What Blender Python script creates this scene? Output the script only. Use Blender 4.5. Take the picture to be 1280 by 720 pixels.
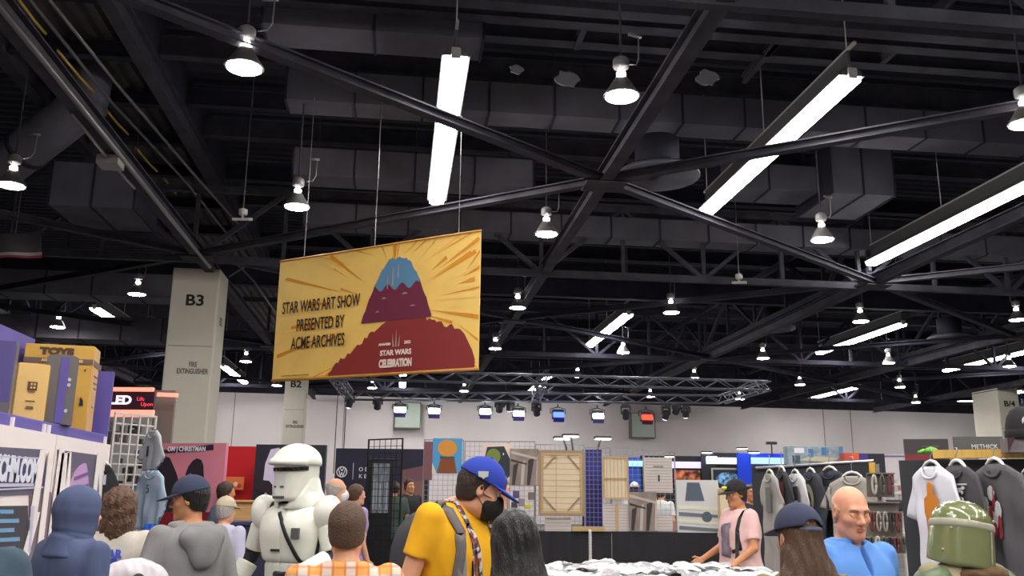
import bpy, bmesh, math, random
import numpy as np
from mathutils import Vector, Matrix
random.seed(7)
SC = bpy.context.scene
COL = SC.collection
for o in list(bpy.data.objects): bpy.data.objects.remove(o)

# ------------------------------------------------------------ camera
CAM_Z = 1.62
FPX, PITCH, ROLL, YAW = 1120.0, math.radians(13.3), math.radians(0.6), math.radians(7.0)
fwd = Vector((math.sin(YAW)*math.cos(PITCH), math.cos(YAW)*math.cos(PITCH), math.sin(PITCH)))
r0 = Vector((math.cos(YAW), -math.sin(YAW), 0.0)); u0 = r0.cross(fwd)
RT = r0*math.cos(ROLL) + u0*math.sin(ROLL)
UP = u0*math.cos(ROLL) - r0*math.sin(ROLL)
cd = bpy.data.cameras.new('camera'); cam = bpy.data.objects.new('camera', cd); COL.objects.link(cam)
cd.sensor_width = 36.0; cd.lens = 36.0*FPX/1280.0; cd.clip_end = 300
cam.matrix_world = Matrix(((RT.x, UP.x, -fwd.x, 0), (RT.y, UP.y, -fwd.y, 0), (RT.z, UP.z, -fwd.z, CAM_Z), (0, 0, 0, 1)))
SC.camera = cam
# ------------------------------------------------------------ world, exposure, lamp strengths
w = bpy.data.worlds.new('hall_air'); SC.world = w; w.use_nodes = True
w.node_tree.nodes['Background'].inputs[0].default_value = (0.60, 0.62, 0.85, 1)
w.node_tree.nodes['Background'].inputs[1].default_value = 0.10
SC.view_settings.view_transform = 'Standard'; SC.view_settings.look = 'None'
SC.view_settings.gamma = 1.0; SC.view_settings.use_curve_mapping = False
SC.view_settings.exposure = 0.0
SC.cycles.use_denoising = True
SC.cycles.max_bounces = 6; SC.cycles.diffuse_bounces = 3; SC.cycles.glossy_bounces = 3
SC.cycles.sample_clamp_indirect = 6.0
LAMP_E, NECK_E, STRIP_E = 190.0, 44.0, 45.0

# ------------------------------------------------------------ measuring rays (pixel of the photograph -> point in the hall)
def ray(px, py): return fwd + RT*((px-640)/FPX) + UP*((360-py)/FPX)
CO = Vector((0, 0, CAM_Z))
HD = Vector((math.sin(YAW), math.cos(YAW), 0))
def at_z(px, py, z): d = ray(px, py); return CO + d*((z-CAM_Z)/d.z)
def at_y(px, py, y): d = ray(px, py); return CO + d*(y/d.y)
def at_x(px, py, x): d = ray(px, py); return CO + d*(x/d.x)
def at_d(px, py, dist): d = ray(px, py); return CO + d*(dist/(d.x*HD.x+d.y*HD.y))
def mpp(dist): return dist/1180.0     # metres per pixel near the horizon

# ------------------------------------------------------------ materials
MATS = {}
def mat(name, col=(0.5, 0.5, 0.5), rough=0.6, metal=0.0, emit=0.0, ecol=None, bump=0.0, bscale=60.0, var=0.0, vscale=6.0, spec=0.5, stretch=None, coat=0.0):
    if name in MATS: return MATS[name]
    m = bpy.data.materials.new(name); m.use_nodes = True; nt = m.node_tree; b = nt.nodes['Principled BSDF']
    b.inputs['Base Color'].default_value = (*col, 1); b.inputs['Roughness'].default_value = rough
    b.inputs['Metallic'].default_value = metal; b.inputs['Specular IOR Level'].default_value = spec
    if coat: b.inputs['Coat Weight'].default_value = coat; b.inputs['Coat Roughness'].default_value = 0.08
    if emit:
        b.inputs['Emission Color'].default_value = (*(ecol or col), 1); b.inputs['Emission Strength'].default_value = emit
    if bump or var:
        tc = nt.nodes.new('ShaderNodeTexCoord'); mp = nt.nodes.new('ShaderNodeMapping'); nt.links.new(tc.outputs['Object'], mp.inputs[0])
        if stretch: mp.inputs['Scale'].default_value = stretch
    if var:
        n = nt.nodes.new('ShaderNodeTexNoise'); n.inputs['Scale'].default_value = vscale; n.inputs['Detail'].default_value = 5
        nt.links.new(mp.outputs[0], n.inputs['Vector'])
        r = nt.nodes.new('ShaderNodeValToRGB')
        r.color_ramp.elements[0].position = 0.3; r.color_ramp.elements[1].position = 0.7
        r.color_ramp.elements[0].color = (*[max(0, c*(1-var)) for c in col], 1)
        r.color_ramp.elements[1].color = (*[min(1, c*(1+var)) for c in col], 1)
        nt.links.new(n.outputs['Fac'], r.inputs[0]); nt.links.new(r.outputs[0], b.inputs['Base Color'])
    if bump:
        n2 = nt.nodes.new('ShaderNodeTexNoise'); n2.inputs['Scale'].default_value = bscale; n2.inputs['Detail'].default_value = 4
        nt.links.new(mp.outputs[0], n2.inputs['Vector'])
        bp = nt.nodes.new('ShaderNodeBump'); bp.inputs['Strength'].default_value = bump; bp.inputs['Distance'].default_value = 0.02
        nt.links.new(n2.outputs['Fac'], bp.inputs['Height']); nt.links.new(bp.outputs[0], b.inputs['Normal'])
    MATS[name] = m; return m
def rgb(r, g, b):
    f = lambda c: (c/255/12.92) if c/255 <= 0.04045 else ((c/255+0.055)/1.055)**2.4
    return (f(r), f(g), f(b))
def flat(name, r=128, g=128, b=128, rough=0.6, **k): return MATS[name] if name in MATS else mat(name, rgb(r, g, b), rough, **k)

# ------------------------------------------------------------ object helpers
def tag(o, label=None, cat=None, group=None, kind=None):
    if label: o['label'] = label
    if cat: o['category'] = cat
    if group: o['group'] = group
    if kind: o['kind'] = kind
    return o
def empty(name, loc=(0, 0, 0), rz=0.0, label=None, cat=None, group=None):
    o = bpy.data.objects.new(name, None); COL.objects.link(o); o.location = loc; o.rotation_euler.z = rz
    o.empty_display_size = 0.1
    return tag(o, label, cat, group)
def kids(o): return [c for c in bpy.data.objects if c.parent == o]
def copy_tree(o, parent=None, depth=0):
    ch = KID.get(o.name, []) if depth < 3 else []
    c = o.copy(); COL.objects.link(c); c.parent = parent
    if parent: KID.setdefault(parent.name, []).append(c)
    for x in ch: copy_tree(x, c, depth+1)
    return c
KID = {}
def adopt(o, parent):
    if parent is not None:
        o.parent = parent; KID.setdefault(parent.name, []).append(o)
    return o
class MB:
    def __init__(s): s.bm = bmesh.new(); s.mi = 0
    def _m(s, faces):
        for f in faces: f.material_index = s.mi
    def box(s, c, size, R=None, bev=0.0):
        g = bmesh.ops.create_cube(s.bm, size=1.0); vs = g['verts']
        R = R.to_4x4() if R is not None else Matrix.Identity(4)
        M = Matrix.Translation(Vector(c)) @ R @ Matrix.Diagonal((*size, 1))
        bmesh.ops.transform(s.bm, matrix=M, verts=vs)
        fs = {f for v in vs for f in v.link_faces}; s._m(fs)
        if bev:
            es = list({e for v in vs for e in v.link_edges})
            r = bmesh.ops.bevel(s.bm, geom=es, offset=bev, segments=2, affect='EDGES', profile=0.6); s._m(r['faces'])
        return s
    def bar(s, p, q, w, h, roll=None):
        p, q = Vector(p), Vector(q); d = q-p; L = d.length; d.normalize()
        up = Vector(roll) if roll else (Vector((0, 0, 1)) if abs(d.z) < 0.95 else Vector((0, 1, 0)))
        x = d.cross(up).normalized(); z = x.cross(d)
        R = Matrix((x, d, z)).transposed()
        return s.box((p+q)/2, (w, L, h), R)
    def tube(s, pts, r, n=10, cap=True):
        pts = [Vector(p) for p in pts]; rs = r if isinstance(r, (list, tuple)) else [r]*len(pts)
        rings = []; prev = None
        for i, p in enumerate(pts):
            d = (pts[min(i+1, len(pts)-1)] - pts[max(i-1, 0)]).normalized()
            if prev is None:
                a = Vector((0, 0, 1)) if abs(d.z) < 0.9 else Vector((1, 0, 0))
            else: a = prev
            x = (a - d*a.dot(d)).normalized(); y = d.cross(x); prev = x
            rings.append([s.bm.verts.new(p + (x*math.cos(t)+y*math.sin(t))*rs[i]) for t in [2*math.pi*k/n for k in range(n)]])
        fs = []
        for a, b in zip(rings, rings[1:]):
            for k in range(n): fs.append(s.bm.faces.new((a[k], a[(k+1) % n], b[(k+1) % n], b[k])))
        if cap:
            fs.append(s.bm.faces.new(rings[0][::-1])); fs.append(s.bm.faces.new(rings[-1]))
        s._m(fs); return s
    def lathe(s, prof, n=24, c=(0, 0, 0), R=None):
        c = Vector(c); rings = []
        for r, z in prof:
            ring = []
            for k in range(n):
                t = 2*math.pi*k/n; v = Vector((r*math.cos(t), r*math.sin(t), z))
                if R is not None: v = R @ v
                ring.append(s.bm.verts.new(c+v))
            rings.append(ring)
        fs = []
        for a, b in zip(rings, rings[1:]):
            for k in range(n): fs.append(s.bm.faces.new((a[k], a[(k+1) % n], b[(k+1) % n], b[k])))
        if prof[0][0] > 1e-4: fs.append(s.bm.faces.new(rings[0][::-1]))
        if prof[-1][0] > 1e-4: fs.append(s.bm.faces.new(rings[-1]))
        s._m(fs); return s
    def prism(s, outline, t, M=None):
        """outline in local (x, z), extruded by t along local -y .. +y"""
        M = M or Matrix.Identity(4)
        a = [s.bm.verts.new(M @ Vector((x, -t/2, z))) for x, z in outline]
        b = [s.bm.verts.new(M @ Vector((x, t/2, z))) for x, z in outline]
        n = len(a); fs = [s.bm.faces.new(a), s.bm.faces.new(b[::-1])]
        for k in range(n): fs.append(s.bm.faces.new((a[(k+1) % n], a[k], b[k], b[(k+1) % n])))
        s._m(fs); return s
    def grid(s, fn, nu, nv):
        V = [[s.bm.verts.new(Vector(fn(u/nu, v/nv))) for v in range(nv+1)] for u in range(nu+1)]
        fs = [s.bm.faces.new((V[u][v], V[u+1][v], V[u+1][v+1], V[u][v+1])) for u in range(nu) for v in range(nv)]
        s._m(fs); return s
    def build(s, name, m, parent=None, smooth=False, loc=None):
        bmesh.ops.recalc_face_normals(s.bm, faces=s.bm.faces[:])
        me = bpy.data.meshes.new(name); s.bm.to_mesh(me); s.bm.free()
        for x in (m if isinstance(m, (list, tuple)) else [m]): me.materials.append(x)
        if smooth:
            for p in me.polygons: p.use_smooth = True
        o = bpy.data.objects.new(name, me); COL.objects.link(o)
        if loc is not None: o.location = loc
        return adopt(o, parent)
def recenter(o):
    """move a top-level mesh's origin to its base"""
    vs = [v.co for v in o.data.vertices]
    c = Vector(((min(v.x for v in vs)+max(v.x for v in vs))/2, (min(v.y for v in vs)+max(v.y for v in vs))/2, min(v.z for v in vs)))
    o.data.transform(Matrix.Translation(-c)); o.location = o.location + c
    return o
def smooth_angle(o, deg=40):
    for p in o.data.polygons: p.use_smooth = True
    o.data.set_sharp_from_angle(angle=math.radians(deg)); return o
def lettering(name, s, m, height, M, parent=None, sx=1.0, align='CENTER', depth=0.002, bold=0.0, space=1.0, lines=1.0):
    """words as thin raised letters; local x to the right, local y up, M places them"""
    cu = bpy.data.curves.new(name, 'FONT'); cu.body = s; cu.size = height/0.72; cu.align_x = align; cu.align_y = 'CENTER'
    cu.extrude = depth; cu.offset = bold; cu.space_character = space; cu.space_line = lines; cu.resolution_u = 3
    t = bpy.data.objects.new(name, cu); COL.objects.link(t)
    dg = bpy.context.evaluated_depsgraph_get()
    me = bpy.data.meshes.new_from_object(t.evaluated_get(dg)); bpy.data.objects.remove(t); bpy.data.curves.remove(cu)
    me.transform(M @ Matrix.Diagonal((sx, 1, 1, 1))); me.materials.clear(); me.materials.append(m)
    o = bpy.data.objects.new(name, me); COL.objects.link(o)
    return adopt(o, parent)
def face_frame(origin, xdir, up=(0, 0, 1)):
    """4x4 with local x along xdir, local y along up, local z towards the viewer side"""
    x = Vector(xdir).normalized(); u = Vector(up); u = (u - x*u.dot(x)).normalized(); z = x.cross(u)
    M = Matrix((x, u, z)).transposed().to_4x4(); M.translation = Vector(origin); return M
def quad_frame(px0, px1, py, d0, d1):
    return at_d(px0, py, d0), at_d(px1, py, d1)
RX90 = Matrix.Rotation(math.radians(90), 4, 'X')

BLK = mat('black_paint_far_shade', (0.027, 0.025, 0.042), 0.85, spec=0.25, var=0.35, vscale=1.2)  # also on far trusses and braces, where its darker tone is painted shade
DUCT = mat('dark_duct_paint', (0.105, 0.098, 0.125), 0.75, spec=0.3, var=0.25, vscale=0.8)
STEEL = mat('painted_black_steel', (0.052, 0.048, 0.064), 0.8, spec=0.2, var=0.3, vscale=2.0)
DECK = mat('black_deck', (0.036, 0.034, 0.054), 0.8, var=0.3, vscale=0.6)
# ============================================================ the hall: floor, walls, deck, steel
XL, XR, YB, YF = -34.0, 62.0, -14.0, 63.0
def wall_y(x): return 62.6 + (x+10.75)*0.0457      # the light back wall stands slightly askew
m = MB(); m.box(((XL+XR)/2, (YB+66)/2, -0.05), (XR-XL, 66-YB+2, 0.1))
tag(m.build('floor', mat('grey_carpet', (0.16, 0.155, 0.16), 0.95, bump=0.3, bscale=90, var=0.25, vscale=1.5)), kind='structure')
WALLM = mat('off_white_wall', rgb(238, 230, 232), 0.85, var=0.03, vscale=0.5)
def slab_y(xa, xb, z0, z1, th=0.3):
    mm = MB(); a = Vector((xa, wall_y(xa)+th/2, 0)); b = Vector((xb, wall_y(xb)+th/2, 0))
    mm.bar(a+Vector((0, 0, (z0+z1)/2)), b+Vector((0, 0, (z0+z1)/2)), th, z1-z0); return mm
tag(slab_y(XL, XR, 0, 8.5).build('wall_back', WALLM), 'off white lower back wall of the hall below the black ceiling', kind='structure')
tag(slab_y(XL, XR, 8.5, 13.2).build('wall_back', BLK), 'black painted upper back wall above the light wall', kind='structure')
for nm, x in (('wall_left', XL), ('wall_right', XR)):
    m = MB(); m.box((x, (YB+66)/2, 6.6), (0.3, 66-YB+2, 13.2)); tag(m.build(nm, mat('dark_side_wall', (0.07, 0.065, 0.075), 0.85)), kind='structure')
m = MB(); m.box(((XL+XR)/2, YB-0.4, 6.6), (XR-XL, 0.3, 13.2)); tag(m.build('wall_front', mat('front_wall', (0.45, 0.43, 0.42), 0.85)), kind='structure')
# panel joints of the movable back wall
JM = mat('wall_joint', (0.34, 0.32, 0.31), 0.8)
for px in (300, 433, 1013, 1046, 1232):
    p = at_z(px, 500 + (px-300)*0.028, 8.2); y = wall_y(p.x)
    m = MB(); m.box((p.x, y-0.02, 4.25), (0.05, 0.05, 8.46)); tag(m.build('trim_1', JM), kind='structure')
# corrugated deck: sinus ribs along X over the whole hall, ribs along Y over the strip at the left
ZD = 12.2
def deck(x0, x1, y0, y1, along, pitch=0.42, z=ZD):
    mm = MB()
    if along == 'X':
        n = int((y1-y0)/pitch)
        for k in range(n):
            y = y0+k*pitch
            pts = [(y, z), (y+pitch*0.40, z), (y+pitch*0.55, z+0.12), (y+pitch*0.85, z+0.12), (y+pitch, z)]
            for a, b in zip(pts, pts[1:]):
                mm.bm.faces.new([mm.bm.verts.new(v) for v in ((x0, a[0], a[1]), (x1, a[0], a[1]), (x1, b[0], b[1]), (x0, b[0], b[1]))])
    else:
        n = int((x1-x0)/pitch)
        for k in range(n):
            x = x0+k*pitch
            pts = [(x, z), (x+pitch*0.40, z), (x+pitch*0.55, z+0.12), (x+pitch*0.85, z+0.12), (x+pitch, z)]
            for a, b in zip(pts, pts[1:]):
                mm.bm.faces.new([mm.bm.verts.new(v) for v in ((a[0], y0, a[1]), (a[0], y1, a[1]), (b[0], y1, b[1]), (b[0], y0, b[1]))])
    mm.box(((x0+x1)/2, (y0+y1)/2, z+0.25), (x1-x0, y1-y0, 0.12))
    return mm
tag(deck(-5.8, XR, YB, 66, 'X').build('ceiling', DECK), 'black corrugated roof deck over the aisle', kind='structure')
tag(deck(-8.6, -5.8, YB, 66, 'Y', 0.34, 11.2).build('ceiling', mat('brownish_deck', (0.075, 0.066, 0.070), 0.75, var=0.3, vscale=0.7)), 'lower corrugated deck strip between two long beams at the left', kind='structure')
tag(deck(XL, -8.6, YB, 66, 'X').build('ceiling', DECK), 'black corrugated roof deck at the left side', kind='structure')

m = MB(); m.box(((XL+XR)/2, (YB+66)/2, 12.9), (XR-XL, 66-YB+2, 0.2)); tag(m.build('ceiling', BLK), 'black roof slab over the whole hall', kind='structure')
for x in (-5.75, -8.65):
    m = MB(); m.box((x, (YB+66)/2, 11.95), (0.08, 66-YB, 1.7)); tag(m.build('trim_2', BLK), 'black upright edge of the lower deck strip', kind='structure')
# ---- bottom chord steel on the 10.05 m grid
GX = [-25.9, -15.85, -5.8, 4.1, 14.3, 24.4, 34.5, 44.6]
GY = [2.55, 10.08, 17.6, 25.15, 32.7, 40.2, 47.75, 55.3]
ZC = 8.3
def beam(p, q, w=0.22, h=0.30, mt=STEEL, label=None, name='beam'):
    """an I-shaped member between two points"""
    p, q = Vector(p), Vector(q); mm = MB()
    d = (q-p).normalized(); x = d.cross(Vector((0, 0, 1))).normalized(); u = x.cross(d)
    mm.bar(p-u*(h/2-0.015), q-u*(h/2-0.015), w, 0.03); mm.bar(p+u*(h/2-0.015), q+u*(h/2-0.015), w, 0.03); mm.bar(p, q, 0.05, h-0.04)
    return tag(mm.build(name, mt), label, kind='structure')
def truss(p, q, depth, nb, name='truss', w=0.16, mt=STEEL, label=None, web=0.11, first=0):
    """flat truss: two chords, uprights, zig-zag webs"""
    p, q = Vector(p), Vector(q); mm = MB(); up = Vector((0, 0, depth))
    mm.bar(p, q, w, 0.20); mm.bar(p+up, q+up, w, 0.20)
    for k in range(nb+1):
        a = p.lerp(q, k/nb); mm.bar(a, a+up, web, web)
        if k < nb:
            b = p.lerp(q, (k+1)/nb)
            if (k+first) % 2: mm.bar(a, b+up, web*1.1, web*1.1)
            else: mm.bar(a+up, b, web*1.1, web*1.1)
    return tag(mm.build(name, mt), label, kind='structure')
for i, x in enumerate(GX):
    beam((x, YB+1, ZC), (x, 62.3, ZC), 0.26, 0.34, label='long black bottom chord beam running away down the hall')
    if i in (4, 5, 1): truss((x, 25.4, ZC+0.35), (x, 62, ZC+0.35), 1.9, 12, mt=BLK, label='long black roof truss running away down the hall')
for j, y in enumerate(GY):
    if j % 2 == 1:
        truss((XL+0.5, y+0.35, ZC-0.12), (XR-0.5, y+0.35, ZC-0.12), 2.1, 38, label='black roof truss crossing the hall', mt=STEEL if y < 30 else BLK)  # far rows take the darker black: shade of the deep hall put into colour
    elif j in (4, 6):
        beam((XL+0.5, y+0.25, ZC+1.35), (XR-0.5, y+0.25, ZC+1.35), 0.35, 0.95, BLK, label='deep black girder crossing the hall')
# diagonal bracing lattice in the plane of the bottom chords
for j in range(len(GY)-1):
    for i in range(len(GX)-1):
        odd = (i + j) % 2
        a = (GX[i], GY[j]); b = (GX[i+1], GY[j+1]); c = (GX[i], GY[j+1]); d = (GX[i+1], GY[j])
        # nodes: (GX odd index 3, GY index 2) is the crossing in front
        p, q = (a, b) if (i % 2 == 1) == (j % 2 == 0) else (c, d)
        beam((p[0], p[1], ZC-0.05), (q[0], q[1], ZC-0.05), 0.20, 0.18, STEEL if p[1] < 30 else BLK, label='slanting black brace between ceiling beams')  # same steel throughout; far braces coloured darker to paint in the shade there
# gusset plates where braces meet
for i, x in enumerate(GX):
    for j, y in enumerate(GY):
        if (i % 2 == 1) == (j % 2 == 0) and i < 6 and j < 6:
            m = MB(); m.box((x, y, ZC-0.20), (0.85, 0.62, 0.035)); tag(m.build('beam', STEEL), 'flat steel plate joining ceiling braces', kind='structure')
# joists under the deck
for k, y in enumerate([5.3, 7.3, 9.2, 11.0, 12.6, 14.6, 16.6, 19.4, 22.0, 24.0, 27.5, 30, 35, 37.5, 43, 46, 50, 53, 58]):
    beam((-5.7, y, 11.55), (XR-0.5, y, 11.55), 0.24, 0.5, STEEL if k % 2 else BLK, label='black joist under the roof deck')
for y in [7.0, 8.9, 10.6, 12.4, 14.2, 16.2, 18.6, 21, 23.5, 26, 29, 32]:
    beam((-8.6, y, 10.95), (-5.8, y, 10.95), 0.25, 0.34, BLK, label='short dark crosspiece under the left deck strip')
for x, z in ((-8.6, 10.75), (-5.7, 10.75)):
    beam((x, YB+1, z), (x, 40, z), 0.28, 0.5, STEEL, label='long dark beam edging the left deck strip')
# steel joists crossing the hall below the deck, seen at the top of the picture
for (pa, pb, z) in (((425, 31), (1280, 82), 10.9), ((640, -6), (1280, 50), 10.2), ((300, 0), (855, 22), 10.6)):
    a = at_z(*pa, z); y = (a.y + at_z(*pb, z).y)/2
    beam((-3.0, y, z), (XR-1, y, z), 0.28, 0.36, STEEL, label='black steel joist crossing above the aisle')
for px, py in ((745, 10), (1010, 20), (1170, 30), (975, 60)):
    a = at_z(px, py, 10.5)
    beam((a.x, a.y-1.6, 10.75), (a.x, a.y+1.9, 10.75), 0.12, 0.2, STEEL, label='short black bridging between ceiling joists')

# ---- ventilation ducts
def duct(x0, x1, y, z0, z1, dep, label, mt=DUCT, seams=6):
    root = empty('air_duct', ((x0+x1)/2, y, z0), 0, label, 'duct', 'rectangular ceiling ducts')
    mm = MB(); mm.box((0, dep/2, (z1-z0)/2), (x1-x0, dep, z1-z0)); mm.mi = 1
    n = max(2, int((x1-x0)/1.5))
    for k in range(n+1): mm.box((-(x1-x0)/2 + (x1-x0)*k/n, dep/2, (z1-z0)/2), (0.05, dep+0.05, z1-z0+0.05))
    mm.build('duct_body', [mt, BLK], root)
    for k in range(3):
        x = -(x1-x0)/2*0.8 + (x1-x0)*0.8*k/2
        h = MB(); h.tube([(x, dep*0.2, z1-z0-0.02), (x, dep*0.2, 12.3-z0)], 0.012, 6); h.build('hanger_rod', STEEL, root)
    return root
def zpix(py, y, px=640): return at_y(px, py, y).z
def zduct(x0, x1, zb, py0, py1, dep, label, px=640):
    y = at_z(px, py1, zb).y; duct(x0, x1, y, zb, at_y(px, py0, y).z, dep, label)
zduct(-2.8, 58, 10.25, 104, 141, 0.8, 'long dark duct crossing the ceiling above the two nearest lamps')
zduct(-2.8, 1.3, 10.1, 12, 45, 0.9, 'short dark duct ending above the nearest light strip', 560)
zduct(-3, 3.3, 9.75, 194, 228, 0.9, 'dark duct crossing behind the nearest hanging light strip', 560)
zduct(-3, 56, 9.3, 265, 291, 0.8, 'long dark duct below the middle of the ceiling')
duct(11.3, 13.1, 21.6, zpix(240, 21.6, 1030), zpix(180, 21.6, 1030), 2.2, 'big dark duct box beside the second light strip')
duct(8.4, 11.2, 22.2, zpix(236, 22.2, 960), zpix(205, 22.2, 960), 1.2, 'low dark duct joining the big duct box')
duct(-8.7, -6.7, 22.0, 8.5, 9.62, 2.0, 'big dark box duct hanging at the upper left')
duct(-30, -7.5, 31, 8.2, 9.0, 1.2, 'dark duct with slanted flanges above the left aisle')
duct(-30, -9.5, 36.5, 7.6, 8.5, 1.2, 'reddish lit dark duct above the left booths')
# round duct at the upper left
root = empty('round_duct', (-9.4, 21.9, 9.2), 0, 'thick round black duct bending down at the upper left', 'duct')
m = MB(); m.tube([(-5, -.2, -.1), (-1.2, 0, 0), (-.4, -.1, .05), (1.2, -1.3, .75), (2.0, -1.9, 1.1), (2.05, -1.95, 2.3)], 0.5, 20); m.build('duct_body', DUCT, root, True)
for p, q in (((-1.25, 0, 0), (-1.15, 0, 0)), ((.36, -.67, .38), (.44, -.73, .42))): m = MB(); m.tube([p, q], 0.54, 20); m.build('seam_flange', BLK, root, True)
# round air diffusers
for px, py, z in ((822, 222, 8.75), (1188, 424, 8.6), (965, 412, 8.6), (940, 487, 8.6)):
    p = at_z(px, py, z)
    root = empty('air_diffuser', p, 0, {822: 'round dark ceiling diffuser right of the crossing braces', 1188: 'round dark ceiling diffuser left of the right edge', 965: 'round dark ceiling diffuser below the slanted truss', 940: 'small round ceiling diffuser above the back wall'}[px], 'diffuser', 'round ceiling diffusers')
    for r in (0.95, 0.70, 0.5): m = MB(); m.lathe([(r, 0.0), (r, 0.05), (r-0.12, 0.16), (r-0.14, 0.14), (r-0.03, 0.0)], 32); m.build('ring', DUCT, root, True)
    m = MB(); m.lathe([(0.5, 0.1), (0.5, 0.9)], 24); m.build('duct_neck', BLK, root, True)
# pipes, conduits and cables at the upper left
PIPE = mat('bare_conduit', (0.22, 0.21, 0.22), 0.4, 0.6)
def pipe(pts, r, label, mt=PIPE, name='pipe', cat='pipe', group=None, n=8):
    m = MB(); m.tube(pts, r, n); o = m.build(name, mt, None, True); recenter(o); return tag(o, label, cat, group)
pipe([at_z(38, 0, 10.2), at_z(140, 128, 10.2), at_z(235, 230, 10.2), at_z(290, 300, 10.2)], 0.035, 'thin grey conduit under the left deck strip, inner one', group='conduits')
pipe([at_z(62, 0, 10.1), at_z(150, 110, 10.1), at_z(240, 215, 10.1), at_z(300, 282, 10.1)], 0.035, 'thin grey conduit under the left deck strip, outer one', group='conduits')
pipe([(-5.62, 10, 8.08), (-5.62, 22, 8.08), (-5.62, 26, 8.08)], 0.05, 'grey conduit strapped below the long beam at the left', group='conduits')
for i, (a, b) in enumerate((((22, -2), (57, 42)), ((72, 63), (118, 116)), ((125, 128), (160, 168)), ((170, 185), (196, 214)), ((206, 224), (220, 242)))):
    p, q = at_z(*a, 10.4), at_z(*b, 10.4); mid = (p+q)/2 + Vector((0.05, 0, -0.08))
    pipe([p, mid, q], 0.028, ('topmost', 'second', 'third', 'fourth', 'lowest')[i] + ' run of yellow cable showing between the left deck crosspieces', flat('yellow_cable', 190, 150, 70), 'cable', 'cable', 'yellow cables')
p = at_z(138, 203, 8.0)
root = empty('junction_box', p, 0, 'pale grey junction box under the long beam at the left', 'box')
m = MB(); m.box((0, 0, 0), (0.42, 0.42, 0.2), bev=0.02); m.build('box_body', mat('pale_box', (0.33, 0.30, 0.29), 0.5), root)
m = MB(); m.tube([(0, 0.2, 0.02), (0.02, 1.6, 0.03)], 0.03); m.tube([(0, -0.2, 0.02), (0, -2.2, 0.05)], 0.03); m.build('conduit', PIPE, root, True)
def flood(px, py, z, label):
    p = at_z(px, py, z); root = empty('flood_light', p, random.uniform(-.4, .4), label, 'light', 'small unlit flood lights')
    m = MB(); m.box((0, 0, 0), (0.42, 0.3, 0.07), Matrix.Rotation(0.3, 3, 'X'), 0.015); m.build('lamp_head', mat('pale_plastic', (0.55, 0.52, 0.50), 0.5), root)
    m = MB(); m.lathe([(0.09, 0.10), (0.11, 0.14), (0.11, 0.24), (0.06, 0.26)], 14); m.tube([(0, 0, 0.03), (0, 0, 0.12)], 0.03); m.build('bracket', mat('pale_plastic', ()), root)
    m = MB(); m.tube([(0, 0, 0.25), (0, 0, 4.2)], 0.015, 6); m.build('hanger_rod', PIPE, root)
flood(303, 274, 8.2, 'small pale flood light hanging above the white column')
flood(924, 353, 8.0, 'small flat flood light hanging beside the slanted truss')
# scraps of torn fireproofing on the girder
for px, py, s, l in ((709, 99, .27, 'pale grey round patch stuck on the dark duct'), (646, 87, .15, 'small pale patch left of the round one on the dark duct'), (884, 98, .25, 'pale ragged patch right of the nearest bell lamp')):
    p = at_y(px, py, 15.4); m = MB()
    pts = [(math.cos(t)*s*random.uniform(.6, 1.1), math.sin(t)*s*random.uniform(.45, .8)) for t in [k*math.pi/7 for k in range(14)]]
    m.prism(pts, 0.06, Matrix.Translation(p)); o = m.build('foam_patch', mat('foam_grey', (0.13, 0.125, 0.14), 0.95, bump=.6, bscale=12)); recenter(o); tag(o, l, 'patch')

# ---- square columns with lettering
COLM = mat('column_cream', rgb(226, 221, 208), 0.8, var=0.03, vscale=1.2)
INK = mat('sign_black', (0.012, 0.012, 0.015), 0.6)
def column(x0, x1, y0, y1, top, words, label, sub, lz, side=None):
    root = empty('column', ((x0+x1)/2, (y0+y1)/2, 0), 0); tag(root, label, 'column', kind='structure')
    w, d = x1-x0, y1-y0
    m = MB(); m.box((0, 0, top/2), (w, d, top), bev=0.05); m.build('shaft', COLM, root)
    m = MB(); m.box((0, -d/2-0.004, 7.0-1.1), (w-0.1, 0.012, 0.02)); m.build('panel_joint', mat('joint_grey', (0.3, .29, .27), 0.8), root)
    lettering('lettering', words, INK, 0.33, face_frame((0.02*w, -d/2-0.008, lz), (1, 0, 0)), root, 1.15, bold=0.012)
    for k, s in enumerate(sub):
        lettering('lettering', s, mat('sign_grey', (0.10, 0.10, 0.10), 0.7), 0.15, face_frame((0.10*w, -d/2-0.008, lz-1.9-0.2*k), (1, 0, 0)), root, 0.62, bold=0.004)
    lettering('lettering', words, INK, 0.26, face_frame((w/2+0.008, 0.0, lz-0.5), (0, 1, 0)), root, 0.9)
    return root
c0 = at_y(217, 332, 26.85); c1 = at_y(276, 334, 26.85)
column(c0.x, c1.x, 26.85, 28.2, 8.25, 'B3', 'broad cream column lettered B3 behind the toy booth', ['FIRE', 'EXTINGUISHER'], at_y(244, 376, 26.85).z)
c0 = at_y(353.5, 520, 46); c1 = at_y(380, 520, 46)
column(c0.x, c1.x, 46, 47.3, 8.25, 'B2', 'cream column lettered B2 below the hanging banner', ['FIRE', 'EXTINGUISHER'], at_y(369, 480.5, 46).z)
c0 = at_y(1250, 520, 48.2); c1 = at_y(1276, 520, 48.2)
column(c0.x, c1.x, 48.2, 50.6, 8.25, 'B/4', 'grey cream column standing at the right edge', [], at_y(1263, 505, 48.2).z)
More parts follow.
